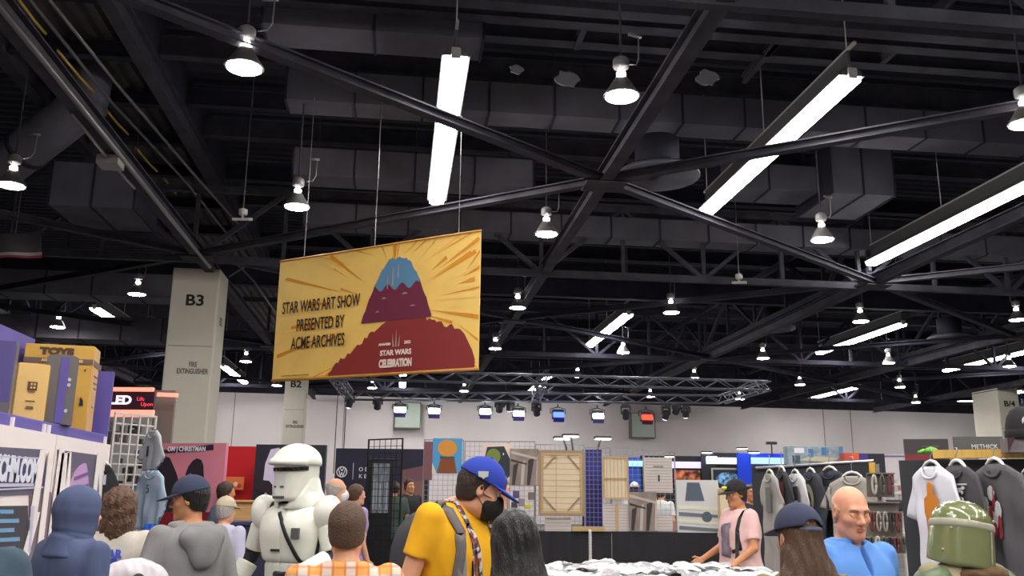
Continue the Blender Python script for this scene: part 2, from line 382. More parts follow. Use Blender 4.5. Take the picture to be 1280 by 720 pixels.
# pale boxes on the back wall behind the lighting rig
for i, (x0, x1, y0, y1) in enumerate(((493, 526, 500, 532), (812, 845, 508, 541))):
    p = at_d((x0+x1)/2, y1, 60); s = mpp(60)*1.03
    root = empty('wall_box', (p.x, wall_y(p.x)-0.75, p.z), 0, ('pale square box on the back wall, left one behind the lighting truss', 'pale square box on the back wall, right one behind the red stage light')[i], 'box')
    W = (x1-x0)*s; m = MB(); m.box((0, 0.37, W/2), (W, 0.74, W), bev=0.02); m.build('box_body', mat('wallbox_pale', rgb(190, 205, 195), 0.7), root)
    m = MB()
    for a in (-1, 1): m.box((a*(W/2), 0.37, W/2), (0.06, 0.78, W+0.06)); m.box((0, 0.37, W/2+a*W/2), (W, 0.78, 0.06))
    m.build('box_rim', mat('wallbox_rim', rgb(120, 115, 110), 0.7), root)

# ============================================================ bell lamps and light strips
REFL = mat('lamp_reflector', (0.35, 0.33, 0.33), 0.35, 0.7)
GLOW = mat('lamp_glow', (1, 1, 1), 0.5, emit=LAMP_E, ecol=(1.0, 0.93, 0.86))
NECK = mat('lamp_neck_glow', (1, 1, 1), 0.5, emit=NECK_E, ecol=(1.0, 0.93, 0.86))
BALL = mat('ballast_grey', (0.24, 0.23, 0.24), 0.5, 0.3)
def make_lamp():
    root = empty('bell_lamp'); tag(root, cat='lamp', group='bell lamps under the ceiling')
    m = MB(); m.lathe([(0.0, -0.035), (0.14, -0.03), (0.25, -0.008), (0.268, 0.02), (0.0, 0.025)], 28); m.build('diffuser', GLOW, root, True)
    m = MB(); m.lathe([(0.285, 0.0), (0.29, 0.012), (0.25, 0.07), (0.19, 0.17), (0.13, 0.27), (0.085, 0.33), (0.075, 0.33), (0.12, 0.26), (0.18, 0.16), (0.24, 0.065), (0.272, 0.0), (0.285, 0.0)], 28); m.build('reflector', REFL, root, True)
    m = MB(); m.lathe([(0.06, 0.33), (0.075, 0.36), (0.075, 0.40), (0.05, 0.43)], 16); m.build('socket', NECK, root, True)
    m = MB(); m.lathe([(0.05, 0.43), (0.06, 0.47), (0.12, 0.49), (0.13, 0.52), (0.13, 0.62), (0.11, 0.65), (0.05, 0.69)], 18); m.build('ballast_housing', BALL, root, True)
    m = MB(); m.tube([(0, 0, 0.68), (0, 0, 4.46)], 0.018, 8); m.build('hanger_rod', STEEL, root, True)
    m = MB(); m.tube([(0.16, 0, 0.6), (0.30, 0, 0.62), (0.36, 0.02, 0.75), (0.37, 0.02, 1.15)], 0.012, 6); m.box((0.30, 0.02, 1.15), (0.24, 0.05, 0.04)); m.build('power_cable', BALL, root, True)
    return root
LROWS = [
 [(305, 85), (777, 121), (1283, 155)],
 [(14, 232), (371, 259), (683, 293), (1028, 300)],
 [(171, 368), (647, 385), (839, 391), (1076, 402), (1272, 400)],
 [(72, 409), (619, 436), (779, 441), (954, 448), (1111, 454), (1262, 458)],
 [(307, 452), (722, 471), (868, 473), (1000, 481), (1125, 484)],
 [(465, 485), (580, 489), (813, 496), (925, 499), (1145, 503), (681, 492), (346, 482)]]
ORD = ['first', 'second', 'third', 'fourth', 'fifth', 'sixth', 'seventh']
ROWN = ['nearest', 'second', 'third', 'fourth', 'fifth', 'farthest']
proto = None
for ri, row in enumerate(LROWS):
    for ci, (px, py) in enumerate(sorted(row)):
        p = at_z(px, py, 7.8)
        if proto is None: proto = make_lamp(); o = proto
        else: o = copy_tree(proto)
        o.location = p; o.rotation_euler.z = random.uniform(-0.5, 0.5) + (0.9 if ri > 1 else 0)
        tag(o, f'lit bell-shaped ceiling lamp, {ORD[ci]} from the left in the {ROWN[ri]} row', 'lamp', 'bell lamps under the ceiling')
for y in (4.6, -3.4):
    for x in (-8.3, -2.45, 3.5, 9.5, 15.5):
        o = copy_tree(proto); o.location = (x, y, 7.8)
        tag(o, 'lit bell-shaped ceiling lamp hanging behind the viewer, out of the picture', 'lamp', 'bell lamps behind the viewer')
HOUS = mat('strip_housing', (0.10, 0.095, 0.10), 0.5, 0.2)
LENS = mat('strip_lens', (1, 1, 1), 0.5, emit=STRIP_E, ecol=(1.0, 0.985, 0.93))
CAPM = mat('strip_cap', (0.45, 0.43, 0.42), 0.5)
def make_strip(L=7.6):
    root = empty('light_strip'); n = 3; s = L/n
    for k in range(n):
        m = MB(); y0 = k*s+0.02; y1 = (k+1)*s-0.02
        m.prism([(-0.19, 0.09), (-0.17, 0.0), (-0.10, -0.03), (0.10, -0.03), (0.17, 0.0), (0.19, 0.09)], y1-y0, Matrix.Translation((0, (y0+y1)/2, 0)))
        m.build('lens', LENS, root)
    m = MB(); m.prism([(-0.24, 0.085), (-0.12, 0.24), (0.12, 0.24), (0.24, 0.085)], L, Matrix.Translation((0, L/2, 0))); m.build('housing', HOUS, root)
    for y in (0.0, L):
        m = MB(); m.box((0, y, 0.12), (0.16, 0.10, 0.2), bev=0.01); m.build('end_cap', CAPM, root)
    m = MB(); m.bar((0, -0.2, 0.62), (0, L+0.1, 0.62), 0.05, 0.05); m.build('mounting_rail', CAPM, root)
    m = MB(); m.box((0, L/2, 0.42), (0.05, L-.1, 0.36)); m.build('back_plate', HOUS, root)
    for y in (0.1, L/2, L-0.1):
        m = MB(); m.tube([(0, y, 0.22), (0, y, 3.46)], 0.014, 6); m.build('hanger_rod', CAPM, root)
    return root
STR = [((565, 75), (549, 255), 'light strip hanging above the yellow banner'), ((1062, 100), (885, 268), 'long light strip crossing behind a brace at the upper right'),
 ((1300, 226), (1192, 282), 'light strip cut off by the right edge'), ((110, 387), (197, 433), 'light strip left of the white column'),
 ((274, 459), (312, 481), 'short looking light strip right of the white column'), ((1133, 407), (1016, 444), 'light strip above the right half of the back wall'),
 ((790, 395), (735, 432), 'slanted light strip right of the yellow banner'), ((1079, 485), (1008, 499), 'far light strip just above the back wall at the right'),
 ((690, 472), (664, 487), 'far light strip above the stage lighting rig'), ((1242, 496), (1186, 506), 'far light strip beside the column at the right edge'),
 ((1300, 437), (1236, 452), 'light strip above the column at the right edge'), ((504, 466), (503, 484), 'far light strip just below the yellow banner')]
sp = make_strip(); first = True
for a, b, lab in STR:
    p, q = at_z(*a, 8.8), at_z(*b, 8.8)
    o = sp if first else copy_tree(sp); first = False
    x = (p.x+q.x)/2; y = p.y if p.y < 48 else min(p.y, 53.8)
    o.location = (x, y, 8.8)
    tag(o, 'white lit fluorescent ' + lab, 'light', 'fluorescent light strips')
for x, y in ((0.7, 4.0), (7.6, 4.0), (14.4, 4.0), (-6.0, 4.0), (0.7, -8.0), (7.6, -8.0), (-6.0, -8.0)):
    o = copy_tree(sp); o.location = (x, y-3.9 if y > 0 else y, 8.8)
    tag(o, 'white lit fluorescent light strip overhead, out of the picture', 'light', 'fluorescent strips behind the viewer')

# dark cloth hanging at the far left and loose conduits by the column
fl = empty('hanging_flag', at_d(22, 290, 21), 0, 'dark cloth with a pale and red lower edge hanging at the far left', 'flag')
def fpt(u, v): a = at_d(-30+82*u, 297-9*u+(1-v)*(26+8*u), 21) - fl.location; return (a.x, a.y+.06*math.sin(u*9+v), a.z)
for nm, v0, v1, c in (('flag_cloth', .22, 1.0, flat('flag_dark', 60, 56, 62, .8)), ('pale_edge', .10, .22, flat('flag_pale', 150, 140, 142, .8)), ('red_edge', .0, .10, flat('flag_red', 120, 44, 52, .8))):
    m = MB(); m.grid(lambda u, v: fpt(u, v0+(v1-v0)*v), 16, 4); m.grid(lambda u, v: Vector(fpt(u, v0+(v1-v0)*v))+Vector((0, .01, 0)), 16, 4); m.build(nm, c, fl, True)
m = MB(); a = Vector(fpt(.6, 1)); m.tube([a, a+Vector((0, 0, 1.6))], .012, 6); m.build('hanging_wire', PIPE, fl)
for pts, lab in (([(293, 300), (292, 318), (296, 330), (318, 352), (345, 392)], 'thin bent conduit running down right of the white column top'), ([(286, 346), (310, 331), (352, 329)], 'thin conduit branching off at the white column top')):
    pipe([at_d(*q, 27) for q in pts], .03, lab, group='conduits by the column')
# ============================================================ hanging banner
def bil(P, u, v):
    a, b, c, d = P    # bl, br, tr, tl
    return (a*(1-u)+b*u)*(1-v) + (d*(1-u)+c*u)*v
bl = at_d(340, 476, 18.2); br = at_d(598, 461, 16.0)
tr = Vector((br.x, br.y, at_d(603, 288, 16.0).z)); tl = Vector((bl.x, bl.y, at_d(349, 327, 18.2).z))
BW, BH = (br-bl).length, ((tr-br).length+(tl-bl).length)/2
zb = (bl.z+br.z)/2
ban = empty('hanging_banner', (bl+br)/2, 0, 'yellow banner with dark red artwork hanging above the crowd', 'banner')
off = -ban.location
def bp(u, v, out=0.0):
    p = bil((bl, br, tr, tl), u, v); n = (br-bl).cross(Vector((0, 0, 1))).normalized()
    return p + n*(out + 0.007*math.sin(u*9+v*2)) + off
YEL = mat('banner_yellow', rgb(252, 206, 112), 0.42, var=0.08, vscale=1.5)
def bpoly(pts, out, thick=0.004):
    """flat printed patch on the banner following its surface"""
    mm = MB(); f = [mm.bm.verts.new(bp(u, v, out)) for u, v in pts]; mm.bm.faces.new(f)
    return mm
m = MB(); m.grid(lambda u, v: bp(u, v, 0.0), 40, 12); m.grid(lambda u, v: bp(u, v, -0.012), 40, 12)
for v in (0, 1): m.grid(lambda a, b: bp(a, v, -0.012+0.012*b), 40, 1)
for u in (0, 1): m.grid(lambda a, b: bp(u, a, -0.012+0.012*b), 12, 1)
m.build('banner_cloth', YEL, ban, True)
for v, r in ((0.0, 0.03), (1.0, 0.022)):
  m = MB(); m.tube([bp(0, v), bp(.25, v), bp(.5, v), bp(.75, v), bp(1, v)], r)
  m.build('hem_rod', mat('banner_edge', rgb(200, 140, 60), 0.6), ban, True)
for u in (0.13, 0.5, 0.9):
    m = MB(); a = bp(u, 1.0); m.tube([a, a+Vector((0, 0, 10.05-(a.z+ban.location.z)))], 0.008, 6); m.build('hanging_wire', PIPE, ban)
# printed rays
random.seed(11)
RAYM = mat('banner_orange', rgb(226, 146, 30), 0.55); RAYL = mat('banner_pale', rgb(246, 206, 120), 0.55)
cxu, cyv = 0.60, 0.52
def clampseg(ang, r0_, r1_, wd):
    asp = BH/BW; ca, sa = math.cos(ang), math.sin(ang)
    pts = []
    for r, s in ((r0_, 0), (r1_, wd), (r1_, -wd)):
        u = cxu + ca*r - sa*s; v = cyv + (sa*r + ca*s)/asp
        pts.append((min(max(u, 0.003), 0.997), min(max(v, 0.004), 0.996)))
    return pts
mo, ml = MB(), MB()
for k in range(90):
    ang = random.uniform(0, 2*math.pi); r0_ = random.uniform(0.16, 0.34); L = random.uniform(0.06, 0.34); wd = random.uniform(0.002, 0.010)
    t = mo if random.random() < 0.72 else ml
    pts = clampseg(ang, r0_, r0_+L, wd); n = 5
    (a, b, c) = pts
    for q in range(n):
        f0, f1 = q/n, (q+1)/n
        lerp = lambda p, q_, f: (p[0]+(q_[0]-p[0])*f, p[1]+(q_[1]-p[1])*f)
        vs = [lerp(a, b, f0), lerp(a, b, f1), lerp(a, c, f1), lerp(a, c, f0)]
        try: t.bm.faces.new([t.bm.verts.new(bp(*p, 0.008)) for p in (vs if q else vs[1:])][:4])
        except Exception: pass
mo.build('printed_rays', [RAYM], ban); ml.build('printed_rays', [RAYL], ban)
# generic artwork: a dark red mountain with a blue capped peak
def fan(name, pts, out, m_):
    mm = MB(); mm.bm.faces.new([mm.bm.verts.new(bp(u, v, out)) for u, v in pts]); bmesh.ops.triangulate(mm.bm, faces=mm.bm.faces[:]); return mm.build(name, m_, ban)
random.seed(3)
hill = [(0.30, 0.006)]
for k in range(26):
    t = k/25; u = 0.30 + 0.30*t; hill.append((u + random.uniform(-.006, .006), 0.03 + 0.36*(t**0.75) + random.uniform(-.018, .018)))
for k in range(26):
    t = k/25; u = 0.70 + 0.28*t; hill.append((u, 0.42 - 0.15*t - 0.30*max(0, t-.35)**1.5 + random.uniform(-.014, .014)))
hill += [(0.99, 0.05), (0.99, 0.006)]
def strip_art(name, tops, bot, out, m_):
    mm = MB(); ts = tops
    for (u0_, v0), (u1, v1) in zip(ts, ts[1:]):
        nn = 4
        for q in range(nn):
            g = lambda v, q_: bot + (v-bot)*q_/nn
            mm.bm.faces.new([mm.bm.verts.new(bp(*p, out)) for p in ((u0_, g(v0, q)), (u1, g(v1, q)), (u1, g(v1, q+1)), (u0_, g(v0, q+1)))])
    return mm.build(name, m_, ban)
RED = mat('banner_dark_red', rgb(140, 44, 42), 0.6); MAR = mat('banner_maroon', rgb(112, 34, 62), 0.6); BLU = mat('banner_blue', rgb(92, 138, 176), 0.6)
sh = []
for k in range(61):
    u = 0.30 + 0.685*k/60
    if u < 0.58: v = 0.02 + 0.38*((u-0.30)/0.28)**0.8
    elif u < 0.76: v = 0.42
    elif u < 0.93: v = 0.40 - 0.12*((u-0.76)/0.17)
    else: v = 0.28 - 0.20*((u-0.93)/0.055)**1.2
    sh.append((u, max(0.01, v + random.uniform(-.02, .02))))
strip_art('printed_hill', sh, 0.006, 0.012, RED)
pk = []
for k in range(41):
    u = 0.452 + 0.336*k/40; t = abs((u-0.62)/0.168)
    base = 0.88 if t < 0.2 else 0.88 - 0.46*((t-0.2)/0.8)**1.5
    pk.append((u, base + random.uniform(-.012, .012)))
strip_art('printed_peak', pk, 0.40, 0.015, MAR)
cap = [(u, v) for u, v in pk if v > 0.66]
sn = MB()
for (u0_, v0), (u1, v1) in zip(cap, cap[1:]):
    l0 = 0.66 + 0.025*math.sin(u0_*90); l1 = 0.66 + 0.025*math.sin(u1*90)
    sn.bm.faces.new([sn.bm.verts.new(bp(*p, 0.018)) for p in ((u0_, l0), (u1, l1), (u1, max(v1, l1+.004)), (u0_, max(v0, l0+.004)))])
sn.build('printed_peak_cap', BLU, ban)
sn = MB()
for u, v, du, dv in ((0.600, 0.74, .008, .14), (0.625, 0.78, .006, .10), (0.575, 0.70, .005, .10), (0.66, 0.60, .03, .012), (0.56, 0.58, .025, .010), (0.70, 0.50, .03, .008), (0.53, 0.48, .02, .008)):
    sn.bm.faces.new([sn.bm.verts.new(bp(*p, 0.021)) for p in ((u-du/2, v-dv/2), (u+du/2, v-dv/2), (u+du*.2, v+dv/2), (u-du*.2, v+dv/2))])
sn.build('printed_streaks', mat('banner_pink', rgb(186, 150, 140), 0.6), ban)
# lettering
BINK = mat('banner_ink', (0.03, 0.012, 0.008), 0.6)
xd = (br-bl).normalized()
def bf(u, v, out=0.032):
    e = 0.01; o = bp(u, v, 0) ; n = (br-bl).cross(Vector((0, 0, 1))).normalized()
    X = (bil((bl, br, tr, tl), u+e, v) - bil((bl, br, tr, tl), u-e, v))
    return face_frame(o+n*out, X)
for s, u, v, h, sx in (('STAR WARS ART SHOW', 0.238, 0.585, 0.25, 0.52), ('PRESENTED BY', 0.243, 0.43, 0.25, 0.52), ('ACME ARCHIVES', 0.236, 0.285, 0.25, 0.52)):
    lettering('lettering', s, BINK, h, bf(u, v), ban, sx, bold=0.004)
WHT = mat('print_white', rgb(238, 214, 204), 0.6)
for s, u, v, h, sx, b in (('STAR WARS', 0.628, 0.155, 0.10, 0.95, .006), ('CELEBRATION', 0.628, 0.075, 0.145, 0.57, .012), ('ANAHEIM', 0.574, 0.222, 0.05, 0.9, .003), ('2022', 0.683, 0.226, 0.055, 0.95, .003)):
    lettering('lettering', s, WHT, h, bf(u, v), ban, sx, bold=b)
e_ = MB()
for du, dv in ((-.018, .10), (0, .14), (.018, .10)):
    e_.bm.faces.new([e_.bm.verts.new(bp(*p, 0.03)) for p in ((0.628+du*.7-.004, 0.20), (0.628+du*.7+.004, 0.20), (0.628+du, 0.20+dv))])
e_.build('printed_emblem', mat('banner_pink', ()), ban)
lettering('lettering', 'STAR WARS ART SHOW PRESENTED BY ACME ARCHIVES', BINK, 0.022, bf(0.13, 0.03), ban, 0.9)

# ============================================================ helpers for booth things
def board(name, p, q, z0, z1, th, m_, label=None, cat=None, group=None, kind=None, bev=0.0):
    """an upright panel standing from point p to q (plan), z0..z1"""
    p, q = Vector((p[0], p[1], 0)), Vector((q[0], q[1], 0)); c = (p+q)/2; L = (q-p).length; a = math.atan2(q.y-p.y, q.x-p.x)
    root = empty(name, (c.x, c.y, z0), a); tag(root, label, cat, group, kind)
    m = MB(); m.box((0, 0, (z1-z0)/2), (L, th, z1-z0), bev=bev); m.build('panel', m_, root)
    root['L'] = L; root['H'] = z1-z0
    return root
def bd_at(name, px0, px1, pyt, pyb, d0, d1, th, m_, *a, floor=False, **k):
    """upright panel whose picture extent is given in photo pixels, standing at distances d0 (left) and d1 (right)"""
    p, q = at_d(px0, pyb, d0), at_d(px1, pyb, d1)
    zt = (at_d(px0, pyt, d0).z + at_d(px1, pyt, d1).z)/2; zb_ = 0 if floor else (p.z+q.z)/2
    return board(name, p, q, max(zb_, 0.0), zt, th, m_, *a, **k)
def on_front(root, x, z, out=0.004):
    """frame on the viewer side of a panel: x from centre, z from bottom"""
    return Matrix.Translation((x, -out, z)) @ RX90
def patch(root, name, outline, th_off, m_, t=0.006):
    """flat printed shape on the panel front; outline in local x, z"""
    m = MB(); m.prism(outline, t, Matrix.Translation((0, th_off, 0))); bmesh.ops.triangulate(m.bm, faces=[f for f in m.bm.faces if len(f.verts) > 4]); return m.build(name, m_, root)
def rect(x0, x1, z0, z1): return [(x0, z0), (x1, z0), (x1, z1), (x0, z1)]
def ell(cx, cz, rx, rz, n=20, a0=0, a1=2*math.pi): return [(cx+rx*math.cos(a0+(a1-a0)*k/(n-1 if a1-a0 < 6.2 else n)), cz+rz*math.sin(a0+(a1-a0)*k/(n-1 if a1-a0 < 6.2 else n))) for k in range(n)]

# ============================================================ toy booth at the left (side wall runs away down the hall)
WHITEB = mat('booth_white', rgb(240, 228, 228), 0.6)
pe = at_d(134, 556, 8.0); XW = pe.x; ZT = pe.z        # far end of the wall, its top
def yw(px, py): return at_x(px, py, XW).y
y_seam = yw(64, 560); y_near = yw(-60, 575); y_far = pe.y
GREYP = mat('poster_slate', rgb(92, 86, 110), 0.6, var=0.1, vscale=2)
def wall_board(ya, yb_, label):
    r = board('display_board', (XW, ya), (XW, yb_), 0.0, ZT, 0.06, WHITEB, label, 'board', 'white display boards of the toy booth'); return r
b1 = wall_board(y_near, y_seam-0.01, 'white display board with slanted lettering at the far left')
b2 = wall_board(y_seam+0.01, y_far, 'white display board with a pale pink dome print')
def loc_b(root, px, py):
    """local x,z on a side board under a photo pixel"""
    p = at_x(px, py, XW); v = root.matrix_basis.inverted() @ p; return v.x, v.z
def bq(root, name, pix, off, m_):
    return patch(root, name, [loc_b(root, *p) for p in pix], off, m_)
NAV = mat('poster_navy', rgb(52, 54, 100), 0.6); CYA = mat('poster_cyan', rgb(110, 160, 200), 0.6); CHAR = mat('poster_charcoal', rgb(62, 58, 68), 0.6)
LAV = mat('poster_lavender', rgb(196, 190, 214), 0.6); LIL = mat('poster_lilac', rgb(190, 150, 200), 0.6)
def q4(x0, x1, yt0, yt1, yb0, yb1): return [(x0, yt0), (x1, yt1), (x1, yb1), (x0, yb0)]
bq(b1, 'printed_panel', q4(-50, 51, 556, 562, 622, 617), -0.034, GREYP)
bq(b1, 'printed_band', q4(-50, 48, 569, 574, 612, 607), -0.037, NAV)
for a, b_ in (((568), (572)), ((613), (608))): bq(b1, 'printed_line', q4(-50, 46, a, b_, a+2, b_+2), -0.041, LAV)
bq(b1, 'printed_line', q4(-50, 34, 604, 604, 609, 608), -0.041, LAV)
x, z = loc_b(b1, 14, 588)
b1m = Matrix.Translation((x, -0.041, z)) @ RX90
lettering('lettering', 'ECHM.COM', mat('letter_white', rgb(225, 225, 240), 0.5), 0.155, b1m, b1, 0.62, bold=0.012)
bq(b1, 'printed_panel', q4(-50, 28, 633, 632, 740, 705), -0.034, CHAR)
for k in range(6):
    for (x0, x1) in ((-40, -22), (-16, 9 + (k*7) % 13)):
        bq(b1, 'printed_line', q4(x0, x1, 637+k*12, 637+k*11.4, 642+k*12, 642+k*11.4), -0.037, CYA)
def swoosh(root, a, b_, w, m_=WHITEB):
    bq(root, 'printed_swoosh', [(a[0]-w, a[1]), (a[0]+w, a[1]), (b_[0]+w, b_[1]), (b_[0]-w*1.3, b_[1])], -0.045, m_)
bq(b1, 'printed_panel', q4(30, 58, 618, 615, 700, 690), -0.033, mat('poster_warm_grey', rgb(120, 104, 112), 0.6))
swoosh(b1, (46, 562), (33, 650), 3.5); swoosh(b1, (38, 640), (22, 700), 3.5); swoosh(b1, (56, 565), (40, 700), 3)
bq(b1, 'printed_swoosh', [(30, 632), (34, 632), (29, 690), (26, 690)], -0.046, LAV)
bq(b2, 'printed_panel', q4(66, 118, 562, 569, 720, 690), -0.034, GREYP)
bq(b2, 'printed_panel', q4(66, 90, 590, 590, 700, 690), -0.036, mat('poster_warm_grey', ()))
for a, b_, w_ in (((70, 560), (52, 700), 3), ((74, 566), (62, 665), 5), ((79, 565), (72, 690), 2.5), ((117, 566), (109, 640), 2)): swoosh(b2, a, b_, w_)
bq(b2, 'printed_dome', [(78, 614), (81, 602), (86, 591), (92, 583), (98, 579), (101, 579), (103, 590), (104, 604), (104, 625), (78, 628)], -0.04, LIL)
bq(b2, 'printed_dome_band', [(86, 596), (102, 590), (103, 593), (85, 600)], -0.046, mat('poster_plum', rgb(120, 84, 140), 0.6))
bq(b2, 'printed_dome_band', [(80, 612), (104, 604), (104, 607), (79, 616)], -0.046, mat('poster_plum', ()))
# purple backing wall and the product boxes standing on the board top
PURP = mat('booth_purple', rgb(92, 80, 160), 0.55, var=0.08, vscale=2); PURD = mat('box_purple', rgb(84, 74, 132), 0.45, var=0.08, vscale=2)
GOLD = mat('box_gold', rgb(206, 160, 70), 0.45, var=0.05, vscale=3); PEACH = mat('box_peach', rgb(214, 168, 110), 0.45); GREYB = mat('box_grey', rgb(104, 98, 100), 0.4); CREAM = mat('box_cream', rgb(222, 182, 112), 0.45)
back = board('booth_backing', (XW-0.72, y_near), (XW-0.72, y_far-0.05), 0.0, at_x(136, 466, XW-0.72).z, 0.05, PURP, 'purple backing wall behind the toy boxes', 'board')
shelf = empty('booth_shelf', (XW-0.32, (y_near+y_far)/2, ZT), 0, 'shelf top of the white toy booth wall carrying the boxes', 'shelf')
m = MB(); m.box((0.02, 0, 0.043), (0.58, y_far-y_near, 0.085), bev=0.01); m.build('shelf_top', PURP, shelf)
for px in (13, 54, 60, 132):
    y = yw(px, 545); m = MB(); m.box((0.32, y-(y_near+y_far)/2, 0.02), (0.02, 0.025, 0.09)); m.build('shelf_clip', WHITEB, shelf)
bd_at('booth_end_panel', 86, 131, 464, 575, 8.12, 8.2, 0.05, PURP, 'purple end panel rising behind the tallest gold carton', 'board', floor=True)
def toy_box(name, px0, px1, pyt, pyb, d, dep, rz, fm, sm, label, zt=None):
    p0, p1 = at_d(px0, pyb, d), at_d(px1, pyb, d); w_ = (p1-p0).length; h = at_d(px0, pyt, d).z-ZT-.085
    c = (p0+p1)/2
    root = empty(name, (c.x-.06, c.y, ZT+0.088), rz, label, 'box', 'product boxes on the toy booth')
    m = MB(); m.box((0, dep/2, h/2), (w_, dep, h), bev=0.006)
    m.build('carton', fm, root); s_ = MB(); s_.box((w_/2+0.003, dep/2, h/2), (0.006, dep-0.02, h-0.02)); s_.build('side_panel', sm, root)
    root['w'] = w_; root['h'] = h; return root
t = toy_box('toy_box', 31, 112, 431, 539, 7.6, 0.27, 0.14, GOLD, PEACH, 'tallest gold carton marked TOYS on the toy booth')
w_, h = t['w'], t['h']
lettering('lettering', 'TOYS', mat('letter_brown', rgb(84, 58, 40), 0.5), 0.056, Matrix.Translation((-0.02, -0.004, h*0.915)) @ RX90, t, 1.35, bold=0.006)
patch(t, 'printed_band', rect(-w_/2, w_/2, h*0.78, h*0.84), -0.004, mat('letter_grey', rgb(110, 90, 84), 0.5))
lettering('lettering', 'AGES 4+ COLLECTIBLES', CREAM, 0.022, Matrix.Translation((0.03, -0.01, h*0.81)) @ RX90, t, 1.0, bold=0.002)
m = MB(); m.box((w_/2+0.008, 0.18, h*0.80), (0.006, 0.34, 0.05)); m.build('printed_band', mat('letter_grey', ()), t)
for k, zz in enumerate((0.66, 0.58, 0.52, 0.3)):
    m = MB(); m.box((w_/2+0.008, 0.16, h*zz), (0.004, 0.16-0.03*k, 0.012)); m.build('printed_line', mat('letter_grey', ()), t)
patch(t, 'printed_mark', [(w_*.37, h*.30), (w_*.43, h*.30), (w_*.42, h*.36), (w_*.38, h*.40)], -0.006, INK)
patch(t, 'printed_mark', rect(w_*.39, w_*.41, h*.70, h*.72), -0.006, INK)
t = toy_box('round_front_box', 60, 96, 449, 536, 7.0, 0.16, 0.36, PURD, GREYB, 'grey and purple carton with an arched top on the toy booth')
w_, h = t['w'], t['h']
m = MB(); m.prism([(-w_/2, 0)] + [(w_/2*math.cos(a), h*0.97+h*0.06*math.sin(a)) for a in [math.pi*(1-k/14) for k in range(15)]] + [(w_/2, 0)], 0.16, Matrix.Translation((0, -0.07, 0))); m.build('arched_front', GREYB, t)
patch(t, 'printed_stripe', rect(-w_*.05, w_*.2, 0.01, h*.98), -0.155, PURP)
for zz in (.66, .58, .2): patch(t, 'printed_mark', ell(w_*.27, h*zz, .012, .014), -0.155, LAV)
t = toy_box('toy_box', 26, 62, 455, 535, 6.6, 0.16, 0.55, CREAM, GOLD, 'narrow cream carton with a dark square emblem on the toy booth')
w_, h = t['w'], t['h']
patch(t, 'printed_emblem', rect(-w_*.14, w_*.16, h*.53, h*.68), -0.004, mat('letter_brown', ()))
for dx in (-.06, .04):
    for dz in (.56, .62): patch(t, 'printed_emblem', rect(w_*dx, w_*(dx+.06), h*dz, h*(dz+.035)), -0.009, CREAM)
for zz, L in ((.50, .2), (.34, .3), (.24, .22), (.21, .26)): patch(t, 'printed_line', rect(-w_*L/2, w_*L/2, h*zz, h*zz+.006), -0.004, mat('letter_grey', ()))
m = MB(); m.box((-w_/2-0.004, 0.09, h/2), (0.006, 0.17, h-0.01)); m.build('side_panel', mat('box_ochre', rgb(160, 120, 58), .5), t)
t = toy_box('toy_box', -45, 14, 424, 534, 6.0, 0.2, 0.30, PURD, GREYB, 'big violet carton cut off by the left edge')
w_, h = t['w'], t['h']
for k in range(9): patch(t, 'printed_line', rect(-w_*.1, w_*(.12+.03*(k % 4)), h*(.2+.055*k), h*(.2+.055*k)+.008), -0.004, LAV)
patch(t, 'printed_panel', rect(-w_*.5, w_*.5, 0.0, h*.16), -0.003, GREYB)

# ============================================================ wire grid racks
WIRE = mat('white_wire', rgb(214, 210, 206), 0.4, 0.2); WIREB = mat('black_wire', rgb(40, 40, 46), 0.4, 0.4); WIREG = mat('chrome_wire', rgb(170, 170, 178), 0.3, 0.6)
def gridwall(name, p, q, z0, z1, m_, label, group=None, step=0.076, r=0.004, feet=True, cat='wire grid'):
    p, q = Vector((p[0], p[1], 0)), Vector((q[0], q[1], 0)); c = (p+q)/2; L = (q-p).length; a = math.atan2(q.y-p.y, q.x-p.x)
    root = empty(name, (c.x, c.y, z0), a, label, cat, group); H = z1-z0
    m = MB()
    nx = max(2, round(L/step)); nz = max(2, round(H/step))
    for k in range(nx+1): x = -L/2+L*k/nx; m.box((x, 0, H/2), (r*2, r*2, H))
    for k in range(nz+1): z = H*k/nz; m.box((0, r*1.8, z), (L, r*2, r*2))
    m.build('grid', m_, root)
    f = MB(); f.box((-L/2, 0, H/2), (0.02, 0.02, H)); f.box((L/2, 0, H/2), (0.02, 0.02, H)); f.box((0, 0, H), (L+.02, 0.02, 0.02)); f.box((0, 0, 0.01), (L+.02, 0.02, 0.02)); f.build('frame', m_, root)
    if feet:
        for s in (-1, 1):
            f = MB(); f.box((s*L/2*.9, 0, 0.02), (0.03, 0.5, 0.035)); f.build('foot', m_, root)
    return root
# white grid rack of the shirt booth
p, q = at_d(131, 640, 8.7), at_d(183, 640, 9.1)
gridwall('grid_rack', p, q, 0.0, at_d(131, 516, 8.7).z, WIRE, 'white wire grid rack behind the curly haired woman', step=0.095, r=0.007)
# small things filling the rack
random.seed(5)
for k in range(34):
    u = random.random(); px = 134+u*46; py = random.uniform(527, 612); d = 8.7+0.4*u+0.12
    pp = at_d(px, py, d); m = MB(); w_ = random.uniform(.03, .07); h_ = random.uniform(.05, .11)
    m.box((0, 0, 0), (w_, 0.05, h_), bev=0.006); o = m.build('hanging_pack', flat('pack_dark_%d' % (k % 4), *[(46, 40, 50), (70, 62, 66), (30, 28, 36), (96, 84, 82)][k % 4], 0.5), None); o.location = pp
    tag(o, 'small dark packet hanging behind the white wire grid', 'packet', 'packets on the white grid rack')
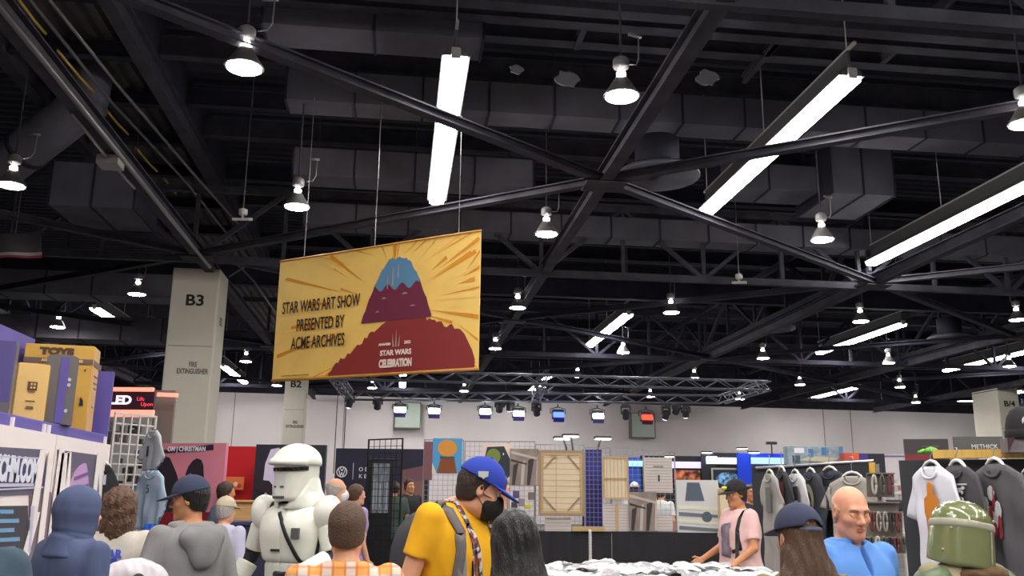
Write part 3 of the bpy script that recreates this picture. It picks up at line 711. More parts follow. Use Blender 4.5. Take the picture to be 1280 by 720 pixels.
# LED booth header
RLED = mat('neon_salmon', (1, .3, .22), .5, emit=1.6, ecol=(1.0, 0.22, 0.15))
hd = bd_at('booth_header', 60, 192, 488, 519, 12.0, 12.0, 0.08, flat('header_plum', 44, 20, 40, 0.35), 'dark plum booth header with white letters LED', 'sign')
L, H = hd['L'], hd['H']
pL = at_d(158, 501, 12.0); v = hd.matrix_basis.inverted() @ pL
hd2 = hd
lettering('lettering', 'LED', mat('led_white', (1, .9, 1), .5, emit=1.0, ecol=(1, .85, 1)), 0.112, Matrix.Translation((v.x-.06, -0.05, v.z)) @ RX90, hd, 1.1, bold=0.006)
pL = at_d(180, 503, 12.0); v = hd.matrix_basis.inverted() @ pL
lettering('lettering', 'Life', mat('neon_red', (1, .1, .15), .5, emit=.6, ecol=(1, .06, .14)), 0.052, Matrix.Translation((v.x-.03, -0.05, v.z+.04)) @ RX90, hd, 1.0)
lettering('lettering', 'Upon', mat('neon_red', ()), 0.052, Matrix.Translation((v.x+.06, -0.05, v.z-.03)) @ RX90, hd, 1.0)
for py, th, lab in ((486, .05, 'salmon red neon tube above the LED header'), (516, .09, 'wide salmon red neon tube below the LED header')):
    a, b_ = at_d(60, py, 11.94), at_d(192, py+1, 11.94); m = MB(); m.bar(a, b_, .06, th); o = m.build('neon_tube', RLED, None); recenter(o); tag(o, lab, 'light')
a, b_ = at_d(190, 493, 12.3), at_d(222, 494, 12.3); m = MB(); m.bar(a, b_, .06, .05); o = m.build('neon_tube', RLED, None); recenter(o); tag(o, 'short salmon red neon tube beside the white column', 'light')
bd_at('booth_post', 58, 64, 480, 640, 12.1, 12.1, 0.1, flat('post_dark', 40, 34, 40), 'dark post of the LED booth behind the toy boxes', 'post', floor=True)
bd_at('booth_back_panel', 180, 206, 488, 640, 12.6, 12.6, 0.06, flat('warm_grey_panel', 130, 118, 112), 'warm grey panel of the LED booth beside the column', 'panel', floor=True)

# ============================================================ T-shirts
def shirt_mesh(W=0.52, H=0.72, th=0.05, drop=0.10, sl=0.22, seed=0):
    """a short-sleeved shirt on a hanger: front and back sheets with folds; origin at the collar"""
    rnd = random.Random(seed)
    out = [(-0.085, 0.0), (-W/2+0.03, -drop*.75), (-W/2-0.09, -drop-sl), (-W/2+0.035, -drop-sl-0.04), (-W/2+0.045, -drop-0.16), (-W/2+0.035, -H), (W/2-0.035, -H), (W/2-0.045, -drop-0.16), (W/2-0.035, -drop-sl-0.04), (W/2+0.09, -drop-sl), (W/2-0.03, -drop*.75), (0.085, 0.0), (0.05, -0.06), (0, -0.085), (-0.05, -0.06)]
    bm = bmesh.new(); vs = [bm.verts.new((x, 0, z)) for x, z in out]; bm.faces.new(vs)
    bmesh.ops.triangulate(bm, faces=bm.faces[:])
    for it in range(4): bmesh.ops.subdivide_edges(bm, edges=[e for e in bm.edges if e.calc_length() > 0.05], cuts=1, use_grid_fill=True)
    geom = bm.faces[:]
    r = bmesh.ops.extrude_face_region(bm, geom=geom)
    back = {v for v in r['geom'] if isinstance(v, bmesh.types.BMVert)}
    ph = [rnd.uniform(0, 6) for _ in range(4)]
    for v in bm.verts:
        x, z = v.co.x, v.co.z; edge = min(1, max(0, (W/2+.05-abs(x))/0.1))
        s = 1 if v in back else -1
        fold = 0.012*math.sin(x*26+ph[0]+z*2.5)*min(1, -z*2.2) + 0.008*math.sin(x*47+ph[1]-z*3)*min(1, -z*2) + 0.006*math.sin(z*18+ph[2]+x*9)
        v.co.y = s*(th*0.35*(0.3+0.7*edge)) + fold
    bmesh.ops.recalc_face_normals(bm, faces=bm.faces[:])
    me = bpy.data.meshes.new('shirt'); bm.to_mesh(me); bm.free()
    for p in me.polygons: p.use_smooth = True
    return me
HANG = mat('hanger_white', rgb(236, 232, 230), 0.35)
def hanger(root, W, up=0.14, m_=HANG):
    m = MB(); m.tube([(-W/2+.07, 0, -0.10), (-0.11, 0, -.03), (-0.09, 0, 0.0), (-0.05, 0, 0.03), (0, 0, 0.042), (0.05, 0, 0.03), (0.09, 0, 0.0), (0.11, 0, -.03), (W/2-.07, 0, -0.10)], [.004, .006, .012, .013, .013, .013, .012, .006, .004], 8); m.build('hanger_bar', m_, root, True)
    m = MB(); m.tube([(0, 0, 0.04), (0, 0, up*.6), (0.025, 0, up*.8), (0.02, 0, up), (-0.01, 0, up)], 0.004, 6); m.build('hanger_hook', WIREG, root, True)
def tshirt(loc, rz, col, label, W=0.52, H=0.72, seed=0, group=None, inner=None, sl=0.22, scale=1.0, hang=True, up=.14):
    root = empty('t_shirt', loc, rz, label, 't-shirt', group); root.scale = (scale,)*3
    me = shirt_mesh(W, H, seed=seed, sl=sl); me.materials.append(mat('shirt_%d_%d_%d' % col, rgb(*col), 0.9, bump=0.05, bscale=200, var=0.04, vscale=5))
    o = bpy.data.objects.new('shirt_body', me); COL.objects.link(o); adopt(o, root)
    m = MB(); m.tube([(0.085*math.sin(a), -0.02-0.02*math.cos(a) if False else -0.025, -0.045-0.045*math.cos(a)) for a in [math.pi*(k/10-.5)*1.0 for k in range(11)]], 0.010, 6)
    m.build('collar', mat('shirt_%d_%d_%d' % col, ()), root, True)
    m = MB(); m.prism([(-0.08, -0.005), (-0.05, -0.06), (0, -0.082), (0.05, -0.06), (0.08, -0.005), (0.04, 0.012), (-0.04, 0.012)], 0.008, Matrix.Translation((0, 0.004, 0))); m.build('neck_opening', flat('neck_dark', 30, 28, 30), root)
    if hang: hanger(root, W, up)
    return root
def sprint(root, name, outline, m_, out=0.045):
    """printed motif lying on the shirt front"""
    m = MB(); m.prism(outline, 0.004, Matrix.Translation((0, -out, 0))); bmesh.ops.triangulate(m.bm, faces=[f for f in m.bm.faces if len(f.verts) > 4]); return m.build(name, m_, root)
# shirts at the end of the white grid rack
LG = (176, 180, 186); LB = (158, 178, 196)
t = tshirt(at_d(192, 538, 8.6), -0.9, LG, 'pale grey t-shirt hanging highest beside the white grid rack', .46, .46, 1, hang=False, scale=.82)
sprint(t, 'printed_letters', rect(-.03, .02, -.3, -.18), CHAR)
t = tshirt(at_d(190, 588, 8.4), -0.75, LB, 'pale blue t-shirt hanging below the pale grey one', .48, .62, 2, hang=False, scale=.85)
lettering('lettering', '5', CHAR, .09, Matrix.Translation((.03, -.05, -.2)) @ RX90, t)
t = tshirt(at_d(127, 581, 7.9), 0.5, (36, 36, 42), 'small black t-shirt on a white hanger at the board end', .36, .5, 3, scale=.7)
sprint(t, 'printed_badge', rect(.02, .06, -.24, -.12), mat('print_pale', rgb(180, 180, 190), .6))
bl_ = at_d(186, 655, 8.2)
m = MB(); m.grid(lambda u, v: (-.05+.10*u + .015*math.sin(v*8), .012*math.sin(u*14+v*3), -.42*(1-v)), 10, 10); m.grid(lambda u, v: (-.05+.10*u + .015*math.sin(v*8), .012*math.sin(u*14+v*3)+.02, -.42*(1-v)), 10, 10)
o = m.build('folded_towel', flat('royal_blue_cloth', 40, 96, 206, .8), None, True); o.location = bl_+Vector((0, 0, 0.0)); tag(o, 'bright blue cloth hanging below the pale blue t-shirt', 'cloth')

# ============================================================ pink silhouette poster, red wall, navy wall
PINK = mat('poster_pink', rgb(214, 130, 150), 0.55, var=0.18, vscale=0.9)
pp_ = bd_at('poster_wall', 190, 271, 554, 720, 11.5, 11.3, 0.06, PINK, 'pink poster wall with two dark silhouettes', 'poster')
L, H = pp_['L'], pp_['H']
def pl(root, px, py, d):
    v = root.matrix_basis.inverted() @ at_d(px, py, d); return v.x, v.z
def ppoly(root, name, pix, d, off, m_): return patch(root, name, [pl(root, *p, d) for p in pix], off, m_)
DKP = flat('silhouette_dark', 38, 26, 40)
ppoly(pp_, 'printed_band', [(190, 563), (272, 556), (272, 563), (190, 567)], 11.4, -.034, DKP)
x, z = pl(pp_, 234, 561.5, 11.4); lettering('lettering', 'OM | CHRISTMAN', mat('letter_white', ()), .06, Matrix.Translation((x, -.04, z)) @ Matrix.Rotation(math.radians(-90), 4, 'Y').inverted().to_3x3().to_4x4() @ RX90 if False else Matrix.Translation((x, -.04, z)) @ RX90, pp_, .8, bold=.002)
ppoly(pp_, 'printed_silhouette', [(190, 640), (190, 582), (197, 572), (203, 570), (210, 572), (213, 578), (216, 586), (220, 592), (223, 604), (227, 612), (232, 640)], 11.4, -.036, DKP)
ppoly(pp_, 'printed_silhouette', [(233, 592), (237, 583), (243, 576), (249, 573), (255, 575), (258, 582), (257, 596), (259, 606), (262, 640), (230, 640)], 11.4, -.036, DKP)
ppoly(pp_, 'printed_panel', [(190, 640), (272, 640), (272, 719), (190, 719)], 11.4, -.04, flat('poster_wine', 130, 20, 40))
REDW = mat('red_wall', rgb(200, 16, 30), 0.6)
rw = bd_at('booth_wall', 266, 312, 558, 740, 12.4, 12.4, 0.08, REDW, 'plain bright red booth wall behind the pink poster', 'wall panel')
ban2 = bd_at('small_poster', 275, 304, 596, 612, 12.25, 12.25, 0.02, flat('poster_orange', 226, 130, 70), 'small orange and white print on the red wall', 'poster')
for k in range(5): patch(ban2, 'printed_patch', ell((k-2)*.05, .05+.02*(k % 2), .03, .03, 10), -.013, flat('print_cream', 232, 214, 200) if k % 2 else flat('print_redd', 190, 60, 50))
nv = bd_at('booth_wall', 308, 398, 556, 740, 12.0, 12.0, 0.1, flat('navy_wall', 26, 30, 46), 'dark navy booth wall behind the white armour', 'wall panel')
LAVG = flat('glow_print', 214, 206, 236)
ppoly(nv, 'printed_glow', [(340, 562), (350, 560), (360, 575), (350, 600), (352, 628), (334, 628), (330, 605), (333, 580)], 12.0, -.056, LAVG)
ppoly(nv, 'printed_shape', [(321, 606), (328, 600), (338, 601), (342, 606), (340, 612), (342, 618), (337, 622), (335, 616), (329, 616), (322, 612)], 12.0, -.062, DKP)
# wooden counter in front of it
ct = empty('wooden_counter', at_d(324, 640, 10.8)*1, 0, 'light wooden counter behind the grey hooded man', 'counter'); ct.location.z = 0
zt_ = at_d(318, 628, 10.8).z; wd = mat('light_wood', rgb(196, 152, 98), .6, bump=.1, stretch=(1, 1, 12), var=.15, vscale=3)
m = MB(); m.box((0, .2, zt_/2), (.60, .4, zt_), bev=.01); m.build('counter_body', wd, ct)
m = MB(); m.box((0, .2, zt_+.012), (.66, .46, .025), bev=.005); m.build('counter_top', wd, ct)
bx = empty('dark_bin', at_d(315, 680, 9.6), 0, 'dark blue bin with a rim beside the white armour', 'bin'); bx.location.z = 0
hz = at_d(315, 656, 9.6).z
m = MB(); m.prism([(-.2, 0), (.2, 0), (.24, hz), (-.24, hz)], .42); m.build('bin_body', flat('navy_bin', 38, 38, 62), bx); m = MB(); m.box((0, 0, hz+.02), (.54, .48, .04), bev=.01); m.build('rim', flat('navy_bin_rim', 54, 50, 86), bx)

# ============================================================ navy wall with car emblem and words
vw = bd_at('booth_wall', 411, 532, 561, 740, 19.5, 19.5, 0.12, mat('midnight_wall', rgb(22, 22, 52), .5, var=.25, vscale=.8), 'midnight blue booth wall with a round white car emblem', 'wall panel')
pw = mat('print_bright', rgb(226, 226, 236), .5)
x, z = pl(vw, 428, 590, 19.5); R_ = .105
m = MB()
for r1 in (R_,): m.tube([(x+r1*math.cos(a), -.068, z+r1*math.sin(a)) for a in [2*math.pi*k/32 for k in range(33)]], .010, 6)
for a, b_ in (((-.075, .07), (-.028, -.085)), ((-.028, -.085), (0, -.01)), ((0, -.01), (.028, -.085)), ((.028, -.085), (.075, .07)), ((-.04, .092), (0, .015)), ((0, .015), (.04, .092))):
    m.bar((x+a[0], -.066, z+a[1]), (x+b_[0], -.066, z+b_[1]), .006, .016, roll=(0, 1, 0)) if False else m.tube([(x+a[0], -.068, z+a[1]), (x+b_[0], -.068, z+b_[1])], .009, 6)
m.build('printed_emblem', pw, vw)
x, z = pl(vw, 442, 589, 19.5); m = MB(); m.box((x, -.064, z), (.008, .006, .34)); m.build('printed_line', pw, vw)
for s, py in (('O B I-', 587), ('K E N', 595.5)):
    x, z = pl(vw, 449, py, 19.5); lettering('lettering', s, pw, .085, Matrix.Translation((x, -.066, z)) @ RX90, vw, 1.0, 'LEFT')
ppoly(vw, 'printed_dusk', [(502, 588), (531, 582), (531, 650), (495, 650)], 19.5, -.064, flat('dusk_mauve', 112, 78, 92))
ppoly(vw, 'printed_dusk', [(500, 606), (531, 600), (531, 660), (480, 660)], 19.5, -.067, flat('dusk_brown', 128, 92, 86))
# tall dark display case
dc = empty('display_case', at_d(474, 640, 15.2), 0.12, 'tall black display case with a pale grey print inside', 'display case'); dc.location.z = 0
hz = at_d(474, 573, 15.2).z; s_ = mpp(15.2)
m = MB(); m.box((0, .12, hz/2), (34*s_, .2, hz), bev=.01); m.build('case_body', flat('case_black', 20, 20, 24, .3), dc)
m = MB(); zc = at_d(474, 610, 15.2).z; m.box((0.0, .0, zc), (22*s_, .03, 62*s_)); m.build('print', mat('case_print', rgb(112, 118, 130), .3, var=.5, vscale=9, stretch=(3, 1, .7)), dc)
for k in range(5): m = MB(); m.box((-.11+.055*k, -.02, zc-.12), (.012, .01, .5-.06*(k % 3))); m.build('print_bar', flat('case_light', 176, 180, 190), dc)
gridwall('wire_grid', at_d(457, 640, 14.6), at_d(500, 640, 14.2), 0.0, at_d(480, 549, 14.4).z, WIREB, 'black wire grid panel in front of the midnight blue wall', step=.11, r=.004)
# ============================================================ art stand in the middle: draped counter, grids, prints
DT = 16.2
DRAPE = mat('black_drape', (0.022, 0.021, 0.026), 0.9)
zt = at_d(790, 665, DT).z
def drape_table(px0, px1, d, ztop, dep, label, name='draped_table'):
    p, q = at_d(px0, 665, d), at_d(px1, 665, d); c = (p+q)/2; L = (q-p).length; a = math.atan2(q.y-p.y, q.x-p.x)
    root = empty(name, (c.x, c.y, 0), a, label, 'table')
    m = MB(); m.box((0, dep/2, ztop-.015), (L, dep, .03), bev=.006); m.build('tabletop', DRAPE, root)
    m = MB(); n = int(L*26)
    def fold(x, z): return -.012 + .022*math.sin(x*23+math.sin(x*5)*2)*(1-.35*z/ztop) + .006*math.sin(x*61)
    m.grid(lambda u, v: (-L/2+L*u, fold(-L/2+L*u, v*ztop), .005+v*(ztop-.01)), n, 5)
    m.grid(lambda u, v: (-L/2+L*u, fold(-L/2+L*u, v*ztop)+.012, .005+v*(ztop-.01)), n, 5)
    m.build('table_skirt', DRAPE, root, True)
    return root
drape_table(664, 764, DT, zt, .75, 'black draped counter below the big blank canvas')
drape_table(765, 952, DT, zt, .75, 'black draped counter below the grey helmet prints, right half')
drape_table(556, 663, DT, zt, .75, 'black draped counter behind the man in the yellow shirt')
CAN = mat('raw_canvas', rgb(232, 214, 184), .9, bump=.2, bscale=200, var=.04, vscale=3); WOODP = mat('pale_pine', rgb(196, 164, 118), .7, bump=.1, stretch=(1, 1, 14)); WOODG = mat('grey_pine', rgb(158, 138, 116), .7)
def gw(px0, px1, pyt, pyb, d, label, m_=WIREG, step=.09):
    p, q = at_d(px0, pyb, d), at_d(px1, pyb, d)
    return gridwall('wire_grid', p, q, max(0.02, p.z), at_d((px0+px1)/2, pyt, d).z, m_, label, 'wire grids of the art stand', step=step, r=.0032, feet=False)
gw(527, 577, 550, 664, DT+.3, 'chrome wire grid carrying the bright blue print')
gw(579, 634, 552, 664, DT+.3, 'chrome wire grid behind the blue cap')
gw(636, 668, 552, 664, DT+.3, 'chrome wire grid carrying the upper grey helmet print')
gw(669, 731, 556, 664, DT+.3, 'chrome wire grid behind the big blank canvas')
gw(732, 764, 560, 664, DT+.12, 'chrome wire grid in front of the indigo panel', step=.08)
gw(765, 806, 562, 664, DT+.3, 'chrome wire grid between the two pale canvases')
gw(807, 846, 566, 664, DT+.3, 'chrome wire grid behind the white print board')
def art(name, px0, px1, pyt, pyb, d, th, m_, label, cat='picture', group=None):
    r = bd_at(name, px0, px1, pyt, pyb, d, d, th, m_, label, cat, group); return r
def framed(name, px0, px1, pyt, pyb, d, label, cm, fm, fw, group=None):
    r = art(name, px0, px1, pyt, pyb, d, .03, cm, label, 'canvas', group); L, H = r['L'], r['H']
    m = MB()
    for s in (-1, 1): m.box((s*(L/2-fw/2), -.02, H/2), (fw, .03, H)); m.box((0, -.02, H/2+s*(H/2-fw/2)), (L-2*fw, .03, fw))
    m.build('stretcher_frame', fm, r); return r
t = framed('canvas', 673, 731, 563, 645, DT-.05, 'biggest blank tan canvas seen from behind with corner braces', CAN, WOODG, .045)
L, H = t['L'], t['H']
m = MB()
for s in (-1, 1): m.box((s*(L/2-.065), -.022, H/2), (.04, .025, H-.09)); m.box((0, -.022, H/2+s*(H/2-.065)), (L-.17, .025, .04))
m.build('inner_frame', WOODP, t)
for sx in (-1, 1):
    for sz in (-1, 1):
        m = MB(); m.bar((sx*(L/2-.09), -.024, H/2+sz*(H/2-.32)), (sx*(L/2-.30), -.024, H/2+sz*(H/2-.09)), .022, .03, roll=(0, 1, 0)); m.build('corner_brace', WOODG, t)
m = MB()
for k in range(10): m.box((0, -.042, .12+k*(H-.2)/9.5), (L-.12, .004, .006))
m.box((-L*.12, -.042, H/2), (.006, .004, H)); m.build('tie_wire', mat('wire_shade', rgb(150, 124, 90), .6), t)
t = framed('canvas', 754, 786, 571, 624, DT-.02, 'tan canvas with a middle bar, upper of the pair beside the indigo panel', CAN, WOODP, .03, None)
m = MB(); m.box((0, -.02, t['H']*.48), (t['L']-.05, .02, .03)); m.build('middle_bar', WOODP, t)
for k in range(6): m = MB(); m.box((-.16+.065*k, -.03, t['H']/2), (.006, .004, t['H']-.06)); m.build('tie_wire', mat('wire_shade', ()), t)
PALE = mat('pale_board', rgb(214, 204, 200), .7, var=.05, vscale=4)
def slats(t, n, m_):
    L, H = t['L'], t['H']; m = MB()
    for k in range(n): m.box((0, -.02, H*(k+.5)/n), (L*.94, .004, .005))
    m.build('printed_lines', m_, t)
LINE = mat('line_grey', rgb(150, 138, 136), .7)
for (x0, x1, y0, y1, lab) in ((681, 714, 647, 664, 'low pale board below the big blank canvas'), (754, 786, 630, 664, 'pale slatted board below the tan canvas with a middle bar'), (822, 841, 645, 664, 'narrow pale board right of the lower grey helmet print'), (806, 841, 572, 616, 'white print board with one small dark mark')):
    t = art('print_board', x0, x1, y0, y1, DT+.02, .03, PALE, lab, 'board', None); slats(t, int(t['H']/.05), LINE)
    if y0 == 572: patch(t, 'printed_mark', rect(-.01, .02, t['H']*.32, t['H']*.50), -.02, CHAR); patch(t, 'printed_mark', rect(-.09, .09, t['H']*.72, t['H']*.76), -.02, LINE)
    if y0 == 630: m = MB(); m.box((.02, -.02, t['H']/2), (.05, .01, t['H'])); m.build('middle_bar', WOODP, t)
t = art('wood_batten', 715, 756, 658, 664, DT-.05, .05, WOODP, 'low wooden batten lying on the draped counter', 'batten')
# grey prints: plain metallic sheets with a dark bowed band and a darker centre strip
SHEET = mat('print_steel', rgb(150, 134, 128), .35, var=.28, vscale=5, stretch=(1, 1, .5)); SHD = mat('print_dark_steel', rgb(62, 54, 56), .4); SHL = mat('print_light_steel', rgb(196, 182, 174), .35)
def steel_print(px0, px1, pyt, pyb, label):
    t = art('art_print', px0, px1, pyt, pyb, DT-.03, .02, SHEET, label, 'print', 'large grey metal-look prints'); L, H = t['L'], t['H']
    for k, (x0, x1, m_) in enumerate(((-.42, -.22, SHD), (-.12, .02, SHL), (.10, .34, SHD), (.40, .48, SHL))):
        patch(t, 'printed_facet', [(L*x0, 0.01), (L*(x0+.10), 0.01), (L*(x1+.02), H*(.62+.08*k)), (L*(x0+.04), H*(.55+.07*k))], -.013, m_)
    patch(t, 'printed_highlight', [(-L*.46, H*.86), (L*.46, H*.70), (L*.46, H*.76), (-L*.46, H*.94)], -.016, SHL)
    patch(t, 'printed_shade', [(-L*.46, H*.66), (L*.1, H*.56), (L*.1, H*.60), (-L*.46, H*.72)], -.016, SHD)
steel_print(637, 673, 561, 607, 'grey metal-look print left of the big blank canvas')
steel_print(786, 822, 615, 664, 'grey metal-look print standing on the draped counter')
t = art('art_print', 540, 577, 548, 592, DT+.27, .03, flat('print_sky', 80, 160, 214), 'bright blue print with an orange dome shape', 'print'); L, H = t['L'], t['H']
patch(t, 'printed_dome', ell(0, H*.72, L*.33, H*.24), -.018, flat('print_orange', 222, 150, 60)); patch(t, 'printed_body', [(-L*.34, .01), (-L*.22, H*.42), (L*.25, H*.42), (L*.34, .01)], -.018, flat('print_rust', 140, 74, 34)); patch(t, 'printed_visor', rect(-L*.25, L*.25, H*.43, H*.48), -.022, flat('print_slate', 70, 86, 100))
patch(t, 'printed_corner', [(-L*.5, 0), (-L*.34, 0), (-L*.5, H*.3)], -.02, flat('print_cream', 232, 214, 200))
t = art('art_print', 529, 540, 552, 600, DT+.27, .03, flat('print_mauve', 130, 84, 92), 'narrow mauve print beside the bright blue print', 'print')
t = art('art_print', 603, 640, 554, 603, DT, .03, flat('print_white', 226, 228, 224), 'white print with a dark green rounded shape behind the blue cap', 'print'); L, H = t['L'], t['H']
patch(t, 'printed_shape', [(-L*.42, H*.1), (-L*.44, H*.6), (-L*.36, H*.9), (L*.22, H*.92), (L*.42, H*.6), (L*.46, H*.15), (L*.2, .02), (-L*.2, .02)], -.018, flat('print_night', 44, 52, 60))
patch(t, 'printed_green', ell(-L*.14, H*.66, L*.24, H*.2), -.022, flat('print_olive', 120, 138, 62)); patch(t, 'printed_rust', rect(-L*.32, L*.06, H*.22, H*.36), -.022, flat('print_rust', ())); patch(t, 'printed_spark', ell(L*.2, H*.72, .012, .02, 8), -.022, pw)
patch(t, 'printed_pale', [(L*.26, .03), (L*.44, .12), (L*.36, .03)], -.022, pw)
# stack of things on the counter below the upper steel print
for k, (px, py, c, lab) in enumerate(((645, 618, (96, 74, 120), 'small violet packet hanging below the upper grey print'), (652, 628, (150, 140, 138), 'grey packet hanging below the violet one'), (664, 620, (120, 104, 100), 'brown grey packet hanging beside the big blank canvas'), (660, 633, (206, 196, 60), 'small yellow packet hanging beside the big blank canvas'), (643, 632, (70, 66, 84), 'dark packet hanging behind the black haired woman'))):
    pp = at_d(px, py, DT-.05); m = MB(); m.box((0, 0, 0), (.11, .04, .13 if k != 3 else .07), bev=.012); m.tube([(0, .02, .05), (0, .2, .07)], .006, 6); o = m.build('hanging_pack', flat('pk%d' % k, *c)); o.location = pp; tag(o, lab, 'packet')
# indigo panel behind
bd_at('indigo_panel', 728, 753, 562, 664, DT+.9, DT+.9, .06, mat('indigo', rgb(36, 34, 130), .5, var=.2, vscale=2), 'tall indigo panel behind the wire grid', 'panel')
# white armour print board: pale moulded-look board with a grey peak
t = art('cutout_print', 847, 900, 600, 666, DT+.05, .03, flat('cutout_white', 214, 212, 214), 'white cutout print of pale angular shapes standing on the counter', 'print'); L, H = t['L'], t['H']
patch(t, 'printed_block', [(-L*.30, H*.60), (-L*.24, H*.95), (L*.05, H*.95), (L*.16, H*.60)], -.018, flat('print_bluegrey', 86, 98, 112))
for k in range(4): patch(t, 'printed_stripe', [(-L*.46, H*(.06+.13*k)), (L*.46, H*(.02+.13*k)), (L*.46, H*(.08+.13*k)), (-L*.46, H*(.13+.13*k))], -.02, flat('print_ivory', 226, 224, 206) if k % 2 else flat('print_shadow', 110, 118, 124))
patch(t, 'printed_disc', ell(L*.2, H*.3, L*.12, H*.1), -.026, flat('print_bluegrey'))
framed('canvas', 899, 916, 611, 664, DT-.1, 'narrow tan canvas behind the man in the pink shirt', CAN, WOODP, .03)

# ============================================================ booths behind the art stand
def glow(name, col, e): return mat(name, col, .5, emit=e, ecol=col)
DB = 27.0
def wallp(px0, px1, pyt, d, m_, label): return bd_at('booth_wall', px0, px1, pyt, 700, d, d, .1, m_, label, 'wall panel')
wallp(780, 808, 572, DB, flat('azure_wall', 24, 84, 196), 'azure booth wall seen between the two pale canvases')
wallp(803, 884, 570, DB, flat('dark_booth', 24, 22, 30), 'dark booth wall with a violet light bar and a glowing screen')
wallp(881, 930, 566, DB-.3, flat('dark_booth2', 30, 30, 44), 'dark booth wall with a framed glowing blue picture')
wallp(927, 990, 567, DB-.6, flat('royal_wall', 10, 66, 226), 'royal blue booth wall left of the boxes on the shirt rack')
def bar(px0, px1, pyt, pyb, d, m_, label, cat='light'):
    return bd_at('light_bar', px0, px1, pyt, pyb, d, d, .05, m_, label, cat)
bar(786, 806, 576, 583, DB-.2, glow('glow_azure', (.35, .65, 1), 1.0), 'pale azure light bar on the azure booth wall')
bar(806, 880, 577, 585, DB-.2, glow('glow_violet', (.62, .55, 1), .9), 'violet white light bar across the dark booth')
bar(883, 929, 572, 580, DB-.5, glow('glow_white', (.85, .9, 1), 1.0), 'white light bar above the framed blue picture')
t = bar(939, 986, 572, 580, DB-.8, glow('glow_blue', (.35, .55, 1), 1.0), 'pale blue light strip on the royal blue wall')
t = bd_at('screen', 842, 876, 587, 605, DB-.2, DB-.2, .06, flat('screen_black', 12, 10, 14), 'wide screen showing a glowing orange cloud', 'screen'); L, H = t['L'], t['H']
NEB = bpy.data.materials.new('screen_cloud'); NEB.use_nodes = True; nt = NEB.node_tree; b = nt.nodes['Principled BSDF']
tc = nt.nodes.new('ShaderNodeTexCoord'); n = nt.nodes.new('ShaderNodeTexNoise'); n.inputs['Scale'].default_value = 5; n.inputs['Detail'].default_value = 6; r = nt.nodes.new('ShaderNodeValToRGB')
nt.links.new(tc.outputs['Object'], n.inputs['Vector']); nt.links.new(n.outputs['Fac'], r.inputs[0]); r.color_ramp.elements[0].position = .42; r.color_ramp.elements[0].color = (.03, .01, .01, 1); r.color_ramp.elements[1].position = .68; r.color_ramp.elements[1].color = (1, .25, .08, 1)
b.inputs['Base Color'].default_value = (0, 0, 0, 1); nt.links.new(r.outputs[0], b.inputs['Emission Color']); b.inputs['Emission Strength'].default_value = 1.0
m = MB(); m.box((0, -.034, H/2), (L*.96, .006, H*.9)); m.build('screen_face', NEB, t)
t = bd_at('framed_picture', 890, 930, 585, 612, DB-.5, DB-.5, .05, flat('frame_pewter', 176, 172, 150), 'framed picture of a glowing blue cluster on the dark booth wall', 'picture'); L, H = t['L'], t['H']
m = MB(); m.box((0, -.03, H/2), (L*.9, .01, H*.84)); m.build('picture_mount', flat('pic_dark', 18, 34, 58), t)
BLN = NEB.copy(); BLN.name = 'picture_cluster'; BLN.node_tree.nodes['Color Ramp'].color_ramp.elements[0].color = (.01, .03, .06, 1); BLN.node_tree.nodes['Color Ramp'].color_ramp.elements[1].color = (.25, .55, .9, 1); BLN.node_tree.nodes['Noise Texture'].inputs['Scale'].default_value = 9
m = MB(); m.prism(ell(0, H/2, L*.36, H*.3), .006, Matrix.Translation((0, -.04, 0))); m.build('printed_cluster', BLN, t)
# arm lamps above the stands
def arm_lamp(px, py, bx_, by_, d, label):
    root = empty('arm_lamp', at_d(bx_, by_, d), 0, label, 'lamp', 'small arm lamps above the stands')
    h = at_d(px, py, d)-at_d(bx_, by_, d)
    m = MB(); m.tube([(0, 0, -.25), (0, 0, 0), h*.6+Vector((0, 0, .05)), h], .018, 8); m.build('arm', flat('lamp_arm', 60, 58, 62, .4), root, True)
    m = MB(); m.box(h, (.30, .16, .05), bev=.015); m.build('lamp_head', flat('lamp_head', 60, 58, 62, .4), root)
    m = MB(); m.box(h+Vector((0, -.03, -.03)), (.27, .14, .02)); m.build('lamp_lens', glow('arm_lamp_glow', (1, .97, .92), 6), root)
for a in ((702, 547, 708, 560, 16.5, 'leftmost small arm lamp above the big blank canvas'), (713, 544, 716, 562, 16.5, 'arm lamp on a straight stem above the indigo panel'), (753, 547, 747, 562, 16.4, 'arm lamp leaning right above the tan canvas'), (837, 570, 846, 576, 26.93, 'arm lamp above the white print board'), (883, 565, 896, 572, 26.62, 'arm lamp above the violet light bar'), (889, 570, 900, 574, 26.62, 'arm lamp above the white light bar'), (927, 560, 938, 567, 26.32, 'arm lamp at the left end of the royal blue wall'), (942, 565, 948, 569, 26.32, 'arm lamp above the pale blue strip')): arm_lamp(*a)
t = empty('speaker_stand', at_d(965, 567, 26.32), 0, 'thin black stand with a small speaker above the royal blue wall', 'stand')
m = MB(); m.tube([(0, 0, -.4), (0, 0, .28)], .02); m.build('pole', flat('lamp_arm', ()), t); m = MB(); m.box((0, 0, .3), (.3, .14, .08), bev=.02); m.build('head', flat('lamp_arm', ()), t)

